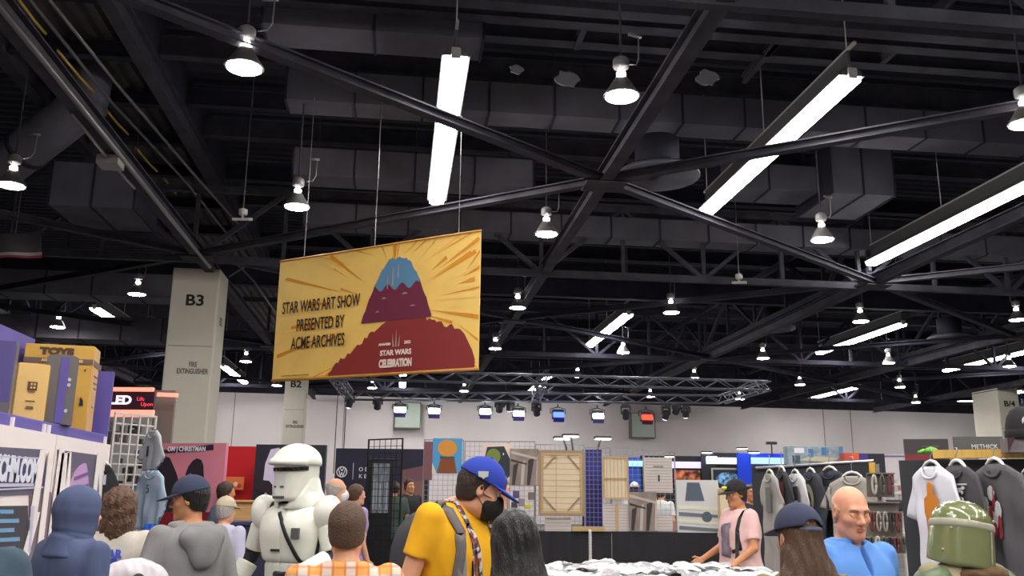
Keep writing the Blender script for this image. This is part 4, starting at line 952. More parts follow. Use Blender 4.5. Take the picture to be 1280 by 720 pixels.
# ============================================================ lighting rig above the far booths
RIG = mat('rig_aluminium', (0.20, 0.21, 0.27), .4, .7); RIGD = mat('rig_dark', (.05, .05, .06), .5)
def rig_truss(p, q, label, s=.30, n=None, m_=RIG):
    p, q = Vector(p), Vector(q); L = (q-p).length; n = n or max(3, round(L/.55)); d = (q-p).normalized(); x = d.cross(Vector((0, 0, 1))).normalized(); u = Vector((0, 0, 1))
    c = (p+q)/2; root = empty('lighting_truss', c, 0, label, 'truss', 'aluminium trusses of the lighting rig'); m = MB()
    C = [x*(s/2)+u*(s/2), x*(-s/2)+u*(s/2), x*(s/2)-u*(s/2), x*(-s/2)-u*(s/2)]
    for o in C: m.tube([p-c+o, q-c+o], .026, 8)
    m.build('chord', m_, root, True); w_ = MB()
    for k in range(n):
        a, b_ = p.lerp(q, k/n)-c, p.lerp(q, (k+1)/n)-c
        for (i, j) in ((0, 1), (2, 3), (0, 2), (1, 3)):
            if k % 2: w_.tube([a+C[i], b_+C[j]], .015, 6)
            else: w_.tube([a+C[j], b_+C[i]], .015, 6)
    w_.build('lacing', m_, root, True); return root
DR = 34.0
A, B = at_d(437, 494, DR), at_d(902, 500, DR); zr = (A.z+B.z)/2; A.z = B.z = zr
AN, BN = at_d(424, 474, 26.0), at_d(680, 468, 26.0)
rig_truss(A, B, 'long aluminium lighting truss in front of the back wall')
C1, C2 = at_z(424, 470, zr), at_z(906, 479, zr)
C1.y = C2.y = (C1.y+C2.y)/2
C1 = Vector((A.x-.2, C1.y, zr)); C2 = Vector((B.x, C2.y, zr))
rig_truss(C1, C2, 'nearer aluminium lighting truss just below the yellow banner')
rig_truss(A, C1, 'short side truss of the lighting rig at its left end')
rig_truss(B, C2, 'short side truss of the lighting rig at its right end')
mA, mC = A.lerp(B, .5), C1.lerp(C2, .47)
rig_truss(mA, mC, 'middle cross truss of the lighting rig')
for px in (423, 434):
    a = at_d(px, 480, 30); m = MB(); m.tube([Vector((a.x, a.y, 2.4)), Vector((a.x, a.y, 8.1))], .016, 6); o = m.build('hanging_cable', RIGD); recenter(o); tag(o, f'thin black cable hanging beside column B2, {"left" if px == 423 else "right"} one', 'cable')
def wash(px, py, col, e, label):
    p = at_d(px, py, DR-.1); root = empty('stage_light', (p.x, A.y-.15, p.z), 0, label, 'stage light', 'wash lights on the lighting truss'); top = zr-.15-p.z
    m = MB(); m.box((0, .05, .03), (.46, .28, .34), Matrix.Rotation(-.25, 3, 'X'), .04); m.build('lamp_body', RIGD, root)
    m = MB(); m.box((0, -.13, .0), (.42, .04, .20), Matrix.Rotation(-.25, 3, 'X'), .04); m.build('lamp_lens', glow('wash_%d_%d_%d' % tuple(int(c*9) for c in col), col, e), root)
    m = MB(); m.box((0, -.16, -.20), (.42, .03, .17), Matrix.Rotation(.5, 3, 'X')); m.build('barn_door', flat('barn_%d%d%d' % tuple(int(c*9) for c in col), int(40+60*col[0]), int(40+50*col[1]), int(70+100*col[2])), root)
    m = MB(); m.tube([(-.29, .05, .05), (-.29, .05, top*.55), (0, .05, top*.75), (.29, .05, top*.55), (.29, .05, .05)], .018, 6); m.tube([(0, .05, top*.7), (0, .05, top)], .025, 6); m.build('yoke', RIGD, root, True)
for px, py, col, e, lab in ((500, 512, (.9, .95, 1), 14, 'leftmost white stage light on the long truss'), (543, 513, (.9, .95, 1), 14, 'second white stage light from the left on the long truss'), (608, 513, (.85, .9, 1), 14, 'third white stage light on the long truss'), (651, 515, (.9, .97, 1), 14, 'white stage light left of the blue one'), (703, 516, (.05, .10, 1), 5, 'blue stage light on the long truss'), (755, 517, (.85, .9, 1), 14, 'white stage light between the blue and the red one'), (820, 518, (1, .03, .015), 5, 'red stage light on the long truss')): wash(px, py, col, e, lab)
def mover(px, py, label, lit=False):
    p = at_d(px, py, DR-.15); root = empty('moving_light', (p.x, A.y-.15, p.z), random.uniform(-.6, .6), label, 'stage light', 'moving heads on the lighting rig'); top = max(zr-.15-p.z, .15)
    m = MB(); m.box((0, 0, top), (.3, .24, .14), bev=.02); m.build('base', RIGD, root)
    m = MB(); m.box((-.17, 0, top*.5), (.05, .1, top)); m.box((.17, 0, top*.5), (.05, .1, top)); m.box((0, 0, top-.05), (.36, .1, .06)); m.build('yoke', RIGD, root)
    m = MB(); m.lathe([(.07, -.2), (.13, -.17), (.14, .1), (.1, .18), (.0, .19)], 16, R=Matrix.Rotation(.5, 3, 'X')); m.build('lamp_head', RIGD, root, True)
    m = MB(); m.lathe([(.0, -.205), (.09, -.204), (.09, -.19)], 16, R=Matrix.Rotation(.5, 3, 'X')); m.build('lamp_lens', glow('mover_glow', (.8, .88, 1), 5) if lit else flat('mover_glass', 60, 66, 90, .1), root)
for a in ((437, 503, 'moving light at the left corner of the rig', True), (472, 505, 'black moving light left of the first white stage light'), (627, 507, 'black moving light right of the third white stage light'), (640, 505, 'moving light beside the middle cross truss', True), (675, 511, 'black moving light left of the blue stage light'), (793, 514, 'black moving light left of the red stage light'), (847, 514, 'lit moving light right of the red stage light', True), (861, 507, 'black moving light near the right end of the rig'), (874, 511, 'lit moving light at the right end of the rig', True)): mover(*a)

# ============================================================ shirt rack in the right middle
DG = 10.2
DRP = mat('rack_drape', (.035, .036, .044), .9)
t = bd_at('draped_partition', 948, 1088, 580, 740, 11.0, 10.3, .06, DRP, 'black draped partition behind the row of hung shirts', 'partition')
m = MB(); a = at_d(945, 585, 10.9); b_ = at_d(1092, 576, 10.2); m.tube([a, b_], .016, 8); o = m.build('rack_rail', WIREG); recenter(o); tag(o, 'chrome rail above the row of hung shirts', 'rail')
RK = [(962, 592, 10.3, -1.6, (168, 164, 160), .50, 1.15, 'long grey t-shirt hung leftmost on the middle rack'),
      (977, 588, 10.3, -1.65, (62, 60, 64), .46, .9, 'charcoal t-shirt with a rust print second on the middle rack'),
      (994, 592, 10.15, -1.6, (206, 204, 208), .50, .9, 'white t-shirt with a black print third on the middle rack'),
      (1013, 590, 10.05, -1.55, (58, 62, 72), .52, .9, 'slate t-shirt with a pale oval print fourth on the middle rack'),
      (1037, 588, 9.9, -1.25, (54, 58, 68), .56, .9, 'dark slate t-shirt fifth on the middle rack'),
      (1065, 595, 9.6, -.7, (166, 160, 154), .52, 1.0, 'grey t-shirt hung beside the wristband display')]
PR = [None]*6
for k, (px, py, d, rz, c, W, H, lab) in enumerate(RK):
    t = tshirt(at_d(px, py, d), rz, c, lab, W, H, 20+k, 'shirts on the middle rack', up=.2); PR[k] = t
sprint(PR[0], 'printed_patch', rect(-.04, .1, -.42, -.15), flat('print_grey_patch', 120, 116, 116)); sprint(PR[1], 'printed_patch', rect(-.15, .15, -.36, -.13), flat('print_rustred', 110, 56, 50))
sprint(PR[2], 'printed_patch', rect(.02, .14, -.42, -.14), CHAR); sprint(PR[3], 'printed_oval', ell(0, -.30, .12, .17), flat('print_bone', 176, 166, 148)); sprint(PR[3], 'printed_oval', ell(0, -.32, .07, .11), CHAR, .049)
sprint(PR[4], 'printed_patch', rect(-.16, .16, -.42, -.17), flat('print_moss', 96, 100, 88))
# boxes on top of the partition
def top_box(px0, px1, pyt, pyb, d, dep, m_, label, name='model_box'):
    p, q = at_d(px0, pyb, d), at_d(px1, pyb, d); c = (p+q)/2; W = (q-p).length; H = at_d(px0, pyt, d).z-p.z
    root = empty(name, c, -.1, label, 'box', 'boxes on top of the shirt rack'); m = MB(); m.box((0, dep/2, H/2), (W, dep, H), bev=.004); m.build('carton', m_, root); root['W'] = W; root['H'] = H; return root
t = top_box(985, 1055, 558, 581, 10.7, .16, mat('box_sea', rgb(140, 158, 170), .4, var=.35, vscale=10), 'long pale blue carton with a grey ship picture on the partition'); W, H = t['W'], t['H']
patch(t, 'printed_hull', [(-W*.3, H*.22), (W*.3, H*.14), (W*.42, H*.36), (-W*.1, H*.46)], -.004, flat('print_sand', 196, 180, 152)); patch(t, 'printed_tower', rect(-W*.12, -W*.04, H*.4, H*.85), -.004, flat('print_seablue', 70, 120, 170)); patch(t, 'printed_tower', rect(W*.12, W*.2, H*.55, H*.95), -.004, flat('print_seablue', ())); patch(t, 'printed_frame', rect(-W*.42, -W*.28, H*.1, H*.5), -.004, flat('print_slate', ())); patch(t, 'printed_cloud', rect(-W*.38, -W*.2, H*.62, H*.9), -.004, pw); patch(t, 'printed_stripe', rect(W*.43, W*.5, 0, H), -.004, flat('print_seablue', ()))
t = top_box(1056, 1074, 566, 578, 10.5, .14, flat('box_brick', 190, 84, 70), 'small brick red carton right of the ship carton'); W, H = t['W'], t['H']; patch(t, 'printed_patch', rect(0, W*.5, H*.3, H), -.004, flat('box_orange', 226, 90, 50))
t = bd_at('dark_sign', 1073, 1108, 567, 606, 10.6, 10.6, .03, flat('sign_black2', 36, 30, 44), 'dark printed sign behind the wristband display', 'sign'); L, H = t['L'], t['H']
for k in range(5): patch(t, 'printed_line', rect(-L*.1, L*.3, H*(.15+.12*k), H*(.15+.12*k)+.012), -.018, flat('print_greyline', 90, 84, 92))
patch(t, 'printed_patch', rect(-L*.5, -L*.1, H*.7, H), -.018, flat('print_violet', 70, 50, 130))
# wristband display: stand with rows of hanging loops
st = empty('display_stand', at_d(1108, 700, 8.8), -.2, 'grey tiered display stand between the two shirt racks', 'display stand'); st.location.z = 0
GRS = flat('stand_grey', 128, 120, 118); s_ = mpp(8.8)
zz = lambda py: at_d(1108, py, 8.8).z
m = MB(); m.box((0, .05, zz(690)/2+zz(580)/2), (.03, .03, zz(580)-zz(690))); m.box((0, .05, zz(690)/2), (.05, .05, zz(690))); m.box((0, .05, .02), (.45, .4, .04)); m.build('post', GRS, st)
for k, (py0, py1, w0) in enumerate(((592, 622, 34), (628, 640, 40), (640, 672, 46), (672, 692, 50))):
    w_ = w0*s_; m = MB(); m.box((0, .0, (zz(py0)+zz(py1))/2), (w_, .02, zz(py0)-zz(py1)-.01), Matrix.Rotation(.12, 3, 'X')); m.box((0, -.03, zz(py0)), (w_, .06, .012)); m.build('tier_panel', flat('tier_%d' % k, 112+8*k, 104+7*k, 100+5*k), st)
BANDS = [flat('band_%d' % k, *c) for k, c in enumerate(((66, 60, 64), (154, 146, 138), (110, 60, 62), (190, 184, 176), (90, 86, 76)))]
random.seed(9)
for (py, n, w0, h0) in ((606, 3, 30, 26), (652, 5, 40, 26), (680, 6, 46, 20)):
    for k in range(n):
        x = (-w0/2 + w0*(k+.5)/n)*s_; z0 = zz(py)+st.location.z*0; hh = h0*s_
        m = MB(); m.tube([(x+.018*math.cos(t), -.06-.01*math.sin(t), z0+hh*.45*math.sin(t)) for t in [2*math.pi*q/16 for q in range(17)]], .011, 6); o = m.build('wristband', BANDS[random.randrange(5)], None, True)
        o.location = st.location; o.rotation_euler.z = -.2; tag(o, {606: 'looped wristband in the top row of the grey display stand', 652: 'looped wristband in the middle row of the grey display stand', 680: 'looped wristband in the bottom row of the grey display stand'}[py], 'wristband', f'wristbands in the {"top" if py == 606 else "middle" if py == 652 else "bottom"} row of the display stand')
t = bd_at('gold_strip', 1088, 1095, 578, 600, 9.2, 9.2, .03, flat('gold_strip', 206, 160, 60), 'small gold strip at the top of the grey display stand', 'sign')
t = bd_at('pale_banner', 1083, 1142, 568, 600, 17, 17, .05, flat('lilac_panel', 216, 206, 214), 'pale lilac panel far behind the display stand', 'panel'); patch(t, 'printed_line', rect(-t['L']/2, t['L']/2, t['H']*.9, t['H']*.96), -.03, flat('lilac_line', 120, 110, 150))
t = empty('metal_shelf', at_d(1118, 700, 11.5), -.05, 'pale metal shelf with dark goods behind the display stand', 'shelf'); t.location.z = 0; q = lambda py: at_d(1118, py, 11.5).z
for k, py in enumerate((605, 616, 640, 668)): m = MB(); m.box((0, .15, q(py)), (.62, .32, .035)); m.build('shelf_board', flat('shelf_white', 206, 198, 194), t)
m = MB()
for sx in (-1, 1): m.box((sx*.3, .3, q(600)/2), (.03, .03, q(600)))
m.build('upright', flat('shelf_white', ()), t)
for k, (px, py, c, lab) in enumerate(((1106, 634, (44, 48, 60), 'dark blue bundle on the pale metal shelf, left one'), (1118, 632, (40, 42, 50), 'black bundle on the pale metal shelf'), (1109, 660, (70, 84, 130), 'blue bundle on the lower pale metal shelf'), (1127, 611, (226, 120, 130), 'small pink tag on the pale metal shelf'))):
    p_ = at_d(px, py, 11.35); m = MB(); m.box((0, 0, 0), (.16, .2, .14) if k < 3 else (.05, .02, .04), bev=.03 if k < 3 else .004); o = m.build('cloth_bundle' if k < 3 else 'price_tag', flat('bundle%d' % k, *c)); o.location = p_; tag(o, lab, 'bundle' if k < 3 else 'tag')

# ============================================================ big shirt display at the right
DS = 6.9
t = bd_at('draped_partition', 1140, 1330, 575, 760, 7.5, 7.0, .08, DRP, 'black draped partition behind the big shirts at the right', 'partition')
m = MB(); a, b_ = at_d(1166, 568, 7.25), at_d(1330, 566, 6.9); m.bar(a, b_, .09, .065); o = m.build('wooden_rail', mat('yellow_pine', rgb(206, 166, 84), .5, bump=.08, stretch=(12, 1, 1), var=.12, vscale=3)); recenter(o); tag(o, 'yellow wooden rail above the big shirts', 'rail')
BS = [(1164, 583, 6.9, -1.5, (226, 224, 236), .50, 1.0, 'white t-shirt with an orange figure at the right display'),
      (1196, 582, 6.75, -1.6, (74, 72, 78), .50, .75, 'charcoal t-shirt with a white square print above the green helmet'),
      (1243, 580, 6.5, -1.6, (88, 86, 92), .58, .80, 'charcoal t-shirt with a red and white print at the right display'),
      (1291, 590, 6.4, -1.5, (116, 114, 118), .54, .9, 'grey t-shirt cut off by the right edge')]
TS = [tshirt(at_d(px, py, d), rz, c, lab, W, H, 40+k, 'shirts at the right display', sl=.27, up=.13) for k, (px, py, d, rz, c, W, H, lab) in enumerate(BS)]
OR_ = flat('print_figure_orange', 216, 132, 40, .6)
fig = [(-.05, -.62), (-.055, -.40), (-.075, -.34), (-.07, -.24), (-.03, -.21), (-.028, -.13), (0, -.115), (.028, -.13), (.03, -.21), (.075, -.24), (.08, -.34), (.055, -.40), (.05, -.62), (.01, -.64), (-.01, -.64)]
sprint(TS[0], 'printed_figure', [(x*1.1+.02, z*1.0+.0) for x, z in fig], OR_)
sprint(TS[0], 'printed_line', rect(-.02, .06, -.41, -.40), flat('print_amber', 170, 96, 30), .05)
random.seed(21)
PW = flat('print_chalk', 206, 204, 204)
for k in range(16): sprint(TS[1], 'printed_fleck', ell(random.uniform(-.14, .14), random.uniform(-.27, -.15), random.uniform(.012, .04), random.uniform(.008, .02), 8), PW)
sprint(TS[1], 'printed_line', rect(-.17, -.155, -.31, -.13), PW); sprint(TS[1], 'printed_line', rect(-.17, .17, -.142, -.132), PW)
for k in range(7): sprint(TS[2], 'printed_fleck', ell(random.uniform(-.10, .12), random.uniform(-.58, -.20), random.uniform(.015, .04), random.uniform(.03, .07), 8), PW)
for k in range(4): sprint(TS[2], 'printed_fleck', ell(.02+random.uniform(-.05, .06), random.uniform(-.5, -.3), .02, .05, 8), flat('print_red', 150, 50, 60), .05)
sprint(TS[2], 'printed_spike', [(-.01, -.3), (.02, -.14), (.03, -.3)], flat('print_red', ()))
# signs above the right display
t = bd_at('dark_sign', 1134, 1190, 549, 605, 7.9, 7.8, .03, flat('sign_charcoal', 64, 58, 62), 'dark sign with a red lower corner above the white t-shirt', 'sign'); L, H = t['L'], t['H']
patch(t, 'printed_patch', rect(-L*.5, L*.05, 0.0, H*.66), -.018, flat('sign_red', 130, 44, 52)); patch(t, 'printed_patch', rect(L*.12, L*.3, H*.60, H*.68), -.018, flat('sign_redd', 170, 40, 50)); patch(t, 'printed_patch', rect(-L*.1, L*.3, H*.82, H*.85), -.018, flat('print_greyline', ()))
m = MB(); m.tube([(L*.2, -.06, H*.55), (L*.2, -.06, H*.66)], .022, 8); m.lathe([(.0, 0), (.02, .01), (.0, .05)], 10, (L*.2, -.06, H*.68)); m.build('red_figure', flat('sign_redd', ()), t)
t = bd_at('dark_sign', 1193, 1255, 546, 569, 7.4, 7.3, .03, flat('sign_grey', 78, 74, 78), 'grey sign with pale capital letters above the yellow wooden rail', 'sign'); L, H = t['L'], t['H']
lettering('lettering', 'METHICK', pw, .035, Matrix.Translation((L*.12, -.018, H*.45)) @ RX90, t, .95)
m = MB(); a = at_d(1164, 566, 7.3); m.lathe([(.0, 0), (.05, .0), (.06, .02), (.03, .04), (0, .05)], 12); m.tube([(-.06, 0, .02), (-.12, -.02, .0)], .012); o = m.build('green_toy', flat('toy_green', 110, 190, 40), None, True); o.location = a; tag(o, 'small bright green object at the left end of the wooden rail', 'toy')
sg = bd_at('printed_box', 1256, 1330, 548, 566, 6.9, 6.8, .2, mat('box_smoke', rgb(120, 108, 116), .5, var=.3, vscale=9), 'smoky printed carton on the wooden rail at the right edge', 'box'); L, H = sg['L'], sg['H']
patch(sg, 'printed_patch', [(-L*.5, 0), (-L*.5, H), (-L*.36, H)], -.104, flat('sign_maroon', 60, 34, 40))
cp = at_d(1279, 546, 6.85)
t = empty('black_hat', cp, .2, 'black knitted hat with a pale emblem at the right edge', 'hat')
m = MB(); m.lathe([(.11, -.02), (.118, .02), (.115, .08), (.10, .15), (.07, .20), (.03, .225), (0, .23)], 24); m.build('crown', flat('hat_black', 34, 32, 36, .9), t, True)
m = MB(); m.lathe([(.115, -.02), (.124, -.01), (.124, .04), (.118, .05)], 24); m.build('cuff', flat('hat_black', ()), t, True)
m = MB(); m.prism(ell(-.055, .10, .028, .045, 12), .01, Matrix.Translation((0, -.1, 0)) @ Matrix.Rotation(-.3, 4, 'Z')); m.build('emblem', flat('print_chalk', ()), t)

# ============================================================ front table heaped with bagged shirts
zf = at_d(820, 714, 8.6).z - .03
ft = drape_table(640, 1000, 7.3, zf, 1.75, 'front table heaped with white bagged shirts', 'goods_table')
BAG = [mat('bag_white', rgb(226, 220, 222), .25, bump=.5, bscale=14, coat=.4), mat('bag_grey', rgb(160, 158, 166), .25, bump=.5, bscale=14, coat=.4), mat('bag_dark', rgb(50, 50, 58), .3, bump=.5, bscale=14, coat=.4), mat('bag_silver', rgb(196, 196, 204), .2, .1, bump=.5, bscale=14, coat=.5)]
random.seed(31)
def bagged(x, y, z, rz, m_, tilt=0):
    m = MB(); ph = [random.uniform(0, 6) for _ in range(5)]
    def top(u, v):
        X, Y = (u-.5)*.30, (v-.5)*.24; e = min(u, 1-u, v, 1-v)
        return (X, Y, .008 + min(.03, e*.22) + .007*math.sin(X*38+ph[0]+Y*12) + .006*math.sin(Y*44+ph[1]-X*20))
    m.grid(top, 12, 10); m.grid(lambda u, v: ((u-.5)*.30, (v-.5)*.24, 0), 12, 10); o = m.build('bagged_shirt', m_, None, True); bmd = None
    o.location = (x, y, z); o.rotation_euler = (tilt, random.uniform(-.12, .12), rz); return o
zo = zf+.005; a, b_ = at_d(650, 712, 7.5), at_d(985, 712, 7.5)
k = 0
for row in range(6):
    for c in range(10):
        u = (c+.5+random.uniform(-.2, .2))/10; p_ = a.lerp(b_, u) + Vector((.12, 1, 0)).normalized()*(.10+.26*row)
        mm_ = BAG[[0, 3, 1, 0, 0, 3, 2, 0, 1][(c*2+row*5) % 9]]
        o = bagged(p_.x, p_.y, zo + random.choice((0, .02, .04, .06))*(1 if row else .4), random.uniform(-.7, .7), mm_, random.uniform(-.1, .15)); k += 1
        tag(o, 'bagged folded shirt lying in the heap on the front table', 'shirt', 'bagged shirts on the front table')
# white pole standing at the front of the draped counters, a chain of rings on it
m = MB(); p_ = at_d(738, 705, 12.5); h_ = at_d(738, 662, 12.5).z; p_.z = 0
m.lathe([(.12, 0), (.12, .02), (.02, .04)] + [(.018 + .006*(k % 2), .06+k*(h_-.06)/60) for k in range(61)], 12); o = m.build('ringed_pole', flat('pole_white', 206, 202, 198), None, True); o.location = p_; tag(o, 'thin white ringed pole standing in front of the draped counters', 'pole')
# ============================================================ figures: distance fields turned into smooth meshes
V3 = lambda *a: np.array(a, float)
def smin(a, b, k):
    h = np.clip(0.5+0.5*(b-a)/k, 0, 1); return b*(1-h)+a*h - k*h*(1-h)
def smax(a, b, k): return -smin(-a, -b, k)
def s_cone(a, b, ra, rb):
    a, b = V3(*a), V3(*b); ba = b-a; L2 = ba@ba
    def f(P):
        t = np.clip(((P-a)@ba)/L2, 0, 1); return np.linalg.norm(P-a-t[:, None]*ba, axis=1)-(ra+(rb-ra)*t)
    return f
def s_ell(c, r, R=None):
    c, r = V3(*c), V3(*r)
    def f(P):
        q = P-c
        if R is not None: q = q@R
        k0 = np.linalg.norm(q/r, axis=1)+1e-9; k1 = np.linalg.norm(q/r**2, axis=1)+1e-9; return k0*(k0-1)/k1
    return f
def s_stack(tab, n=2.3, rnd=0.0):
    """column of ellipses along z: rows (z, half width, half depth, centre y)"""
    T = np.array(tab, float); T = T[np.argsort(T[:, 0])]; zs = np.linspace(T[0, 0], T[-1, 0], 48)
    def herm(col):
        z, v = T[:, 0], T[:, col]; d = np.gradient(v, z); out = np.empty_like(zs)
        i = np.clip(np.searchsorted(z, zs, 'right')-1, 0, len(z)-2); h = z[i+1]-z[i]; t = (zs-z[i])/h
        return (2*t**3-3*t**2+1)*v[i]+(t**3-2*t**2+t)*h*d[i]+(-2*t**3+3*t**2)*v[i+1]+(t**3-t**2)*h*d[i+1]
    A, B, C = herm(1), herm(2), herm(3)
    def f(P):
        z = P[:, 2]; a = np.interp(z, zs, A); b = np.interp(z, zs, B); c = np.interp(z, zs, C)
        e = (np.abs(P[:, 0]/a)**n+np.abs((P[:, 1]-c)/b)**n)**(1/n); d = (e-1)*np.minimum(a, b)
        return smax(smax(d, z-zs[-1], 0.02+rnd), zs[0]-z, 0.02+rnd)
    return f
def u_(fs, k=0.03):
    def f(P):
        d = fs[0](P)
        for g in fs[1:]: d = smin(d, g(P), k)
        return d
    return f
def cut(f, *gs, k=0.006):
    def h(P):
        d = f(P)
        for g in gs: d = smax(d, -g(P), k)
        return d
    return h
def keep(f, *gs, k=0.006):
    def h(P):
        d = f(P)
        for g in gs: d = smax(d, g(P), k)
        return d
    return h
def off(f, t): return lambda P: f(P)-t
def plane(p, n):
    p, n = V3(*p), V3(*n); n = n/np.linalg.norm(n); return lambda P: (P-p)@n
def xf(f, R, t):
    """field f given in a local frame, placed by rotation R (columns = axes) and origin t"""
    R = np.array(R, float); t = V3(*t); return lambda P: f((P-t)@R)
def wave(P, s, seed):
    r = np.random.RandomState(seed); d = 0
    for k in range(6):
        w_ = r.normal(size=3)*s; d = d+np.sin(P@w_+r.uniform(0, 6))
    return d/6
def rumple(f, amp, s=22, seed=1, zs=0.45):
    def h(P):
        Q = P*np.array([1, 1, zs]); return f(P)+amp*(wave(Q, s, seed)+0.6*wave(Q, s*2.1, seed+7))
    return h
def surface(f, lo, hi, h):
    """naive surface nets on a sparse grid -> verts, quads"""
    lo = V3(*lo)-h*2; hi = V3(*hi)+h*2; n = np.ceil((hi-lo)/h).astype(int)+1
    C = 4; nc = (n+C-1)//C+1
    cz = np.stack(np.meshgrid(*[np.arange(k) for k in nc], indexing='ij'), -1).reshape(-1, 3)
    ctr = lo+(cz*C+C/2)*h; dv = f(ctr); act = cz[np.abs(dv) < h*C*1.35+0.012]
    phi = np.full(nc*C+1, 1.0, np.float32)
    # far cells keep the sign of their centre
    sg = np.ones(nc, np.float32); sg[tuple(cz.T)] = np.sign(dv)
    phi[:-1, :-1, :-1] = np.repeat(np.repeat(np.repeat(sg, C, 0), C, 1), C, 2)
    loc = np.stack(np.meshgrid(*[np.arange(C+1)]*3, indexing='ij'), -1).reshape(-1, 3)
    idx = (act[:, None, :]*C+loc[None]).reshape(-1, 3); key = np.unique((idx[:, 0]*phi.shape[1]+idx[:, 1])*phi.shape[2]+idx[:, 2])
    idx = np.stack([key//(phi.shape[1]*phi.shape[2]), key//phi.shape[2] % phi.shape[1], key % phi.shape[2]], 1)
    out = np.empty(len(idx), np.float32)
    for k in range(0, len(idx), 200000): out[k:k+200000] = f(lo+idx[k:k+200000]*h)
    phi[tuple(idx.T)] = out
    s = phi < 0; N = phi.shape
    cnt = np.zeros([k-1 for k in N], np.int8); cr = [(i, j, k) for i in (0, 1) for j in (0, 1) for k in (0, 1)]
    for c in cr: cnt += s[c[0]:N[0]-1+c[0], c[1]:N[1]-1+c[1], c[2]:N[2]-1+c[2]]
    cells = np.argwhere((cnt > 0) & (cnt < 8))
    vid = np.full(cnt.shape, -1, np.int64); vid[tuple(cells.T)] = np.arange(len(cells))
    acc = np.zeros((len(cells), 3)); num = np.zeros(len(cells))
    for i, a in enumerate(cr):
        for b in cr[i+1:]:
            if sum(abs(p-q) for p, q in zip(a, b)) != 1: continue
            va = phi[tuple((cells+a).T)]; vb = phi[tuple((cells+b).T)]; m_ = (va < 0) != (vb < 0)
            t = va[m_]/(va[m_]-vb[m_]); acc[m_] += np.array(a)+t[:, None]*(np.array(b)-np.array(a)); num[m_] += 1
    verts = lo+(cells+acc/num[:, None])*h
    quads = []
    for ax in range(3):
        o = [0, 0, 0]; o[ax] = 1; b1, b2 = [(1, 2), (2, 0), (0, 1)][ax]
        A = s[:N[0]-1, :N[1]-1, :N[2]-1]; B = s[o[0]:N[0]-1+o[0], o[1]:N[1]-1+o[1], o[2]:N[2]-1+o[2]]
        e = np.argwhere(A != B); e = e[(e[:, b1] > 0) & (e[:, b2] > 0)]
        if not len(e): continue
        d1 = np.zeros(3, int); d1[b1] = 1; d2 = np.zeros(3, int); d2[b2] = 1
        q = np.stack([vid[tuple((e-x).T)] for x in (0*d1, d1, d1+d2, d2)], 1); q = q[(q >= 0).all(1)]
        e2 = e[(np.stack([vid[tuple((e-x).T)] for x in (0*d1, d1, d1+d2, d2)], 1) >= 0).all(1)]
        fl = A[tuple(e2.T)]; q[~fl] = q[~fl][:, ::-1]; quads.append(q)
    return verts, np.concatenate(quads)
def sdf_obj(name, f, lo, hi, h, m_, parent=None, R=None, t=None, relax=1):
    v, q = surface(f, lo, hi, h)
    if relax:
        for _ in range(relax):
            i = np.concatenate([q[:, k] for k in (0, 1, 2, 3, 1, 2, 3, 0)]); j = np.concatenate([q[:, k] for k in (1, 2, 3, 0, 0, 1, 2, 3)])
            n = np.maximum(np.bincount(i, minlength=len(v)), 1); acc = np.stack([np.bincount(i, v[j, k], minlength=len(v)) for k in range(3)], 1)
            v = v*0.5+0.5*acc/n[:, None]
    if R is not None: v = v@np.array(R, float).T+V3(*t)
    me = bpy.data.meshes.new(name); me.vertices.add(len(v)); me.vertices.foreach_set('co', v.astype(np.float32).ravel())
    me.loops.add(q.size); me.loops.foreach_set('vertex_index', q.astype(np.int32).ravel()); me.polygons.add(len(q))
    me.polygons.foreach_set('loop_start', np.arange(0, q.size, 4, dtype=np.int32)); me.polygons.foreach_set('use_smooth', np.ones(len(q), bool))
    me.update(calc_edges=True); me.validate(); me.materials.append(m_)
    o = bpy.data.objects.new(name, me); COL.objects.link(o); return adopt(o, parent)
def hit(f, p, d, n=60):
    """march from p along d onto the surface of field f"""
    p, d = V3(*p), V3(*d); d = d/np.linalg.norm(d)
    for _ in range(n):
        s = f(p[None])[0]
        if abs(s) < 6e-4: return p
        p = p+d*s*0.85
        if abs(s) > 3: break
    return p if abs(s) < .004 else None
def normal(f, p):
    e = 2e-3; g = V3(*[f((p+np.eye(3)[k]*e)[None])[0]-f((p-np.eye(3)[k]*e)[None])[0] for k in range(3)]); return g/(np.linalg.norm(g)+1e-9)
def ribbon(name, f, pts, d, w, m_, parent, lift=0.006, th=0.004, sub=6):
    """a flat band lying on the surface of f below the given points (marched along d)"""
    P = [V3(*p) for p in pts]; dense = []
    for a, b in zip(P, P[1:]): dense += [a+(b-a)*k/sub for k in range(sub)]
    dense.append(P[-1]); S = []; Nn = []
    for k, p in enumerate(dense):
        dd = d[min(k//sub, len(d)-1)] if isinstance(d, list) else d
        s = hit(f, p, dd)
        if s is None: continue
        n = normal(f, s); S.append(s+n*lift); Nn.append(n)
    m = MB(); rows = []
    for k in range(len(S)):
        t = S[min(k+1, len(S)-1)]-S[max(k-1, 0)]; t = t/(np.linalg.norm(t)+1e-9); x = np.cross(t, Nn[k]); x = x/np.linalg.norm(x)
        rows.append([m.bm.verts.new(Vector(S[k]+x*a*w/2+Nn[k]*b)) for a, b in ((-1, 0), (1, 0), (1, th), (-1, th))])
    for a, b in zip(rows, rows[1:]):
        for k in range(4): m.bm.faces.new((a[k], a[(k+1) % 4], b[(k+1) % 4], b[k]))
    m.bm.faces.new(rows[0][::-1]); m.bm.faces.new(rows[-1]); return m.build(name, m_, parent, True)
def rotz(a): c, s = math.cos(a), math.sin(a); return np.array([[c, -s, 0], [s, c, 0], [0, 0, 1]])
def rotx(a): c, s = math.cos(a), math.sin(a); return np.array([[1, 0, 0], [0, c, -s], [0, s, c]])
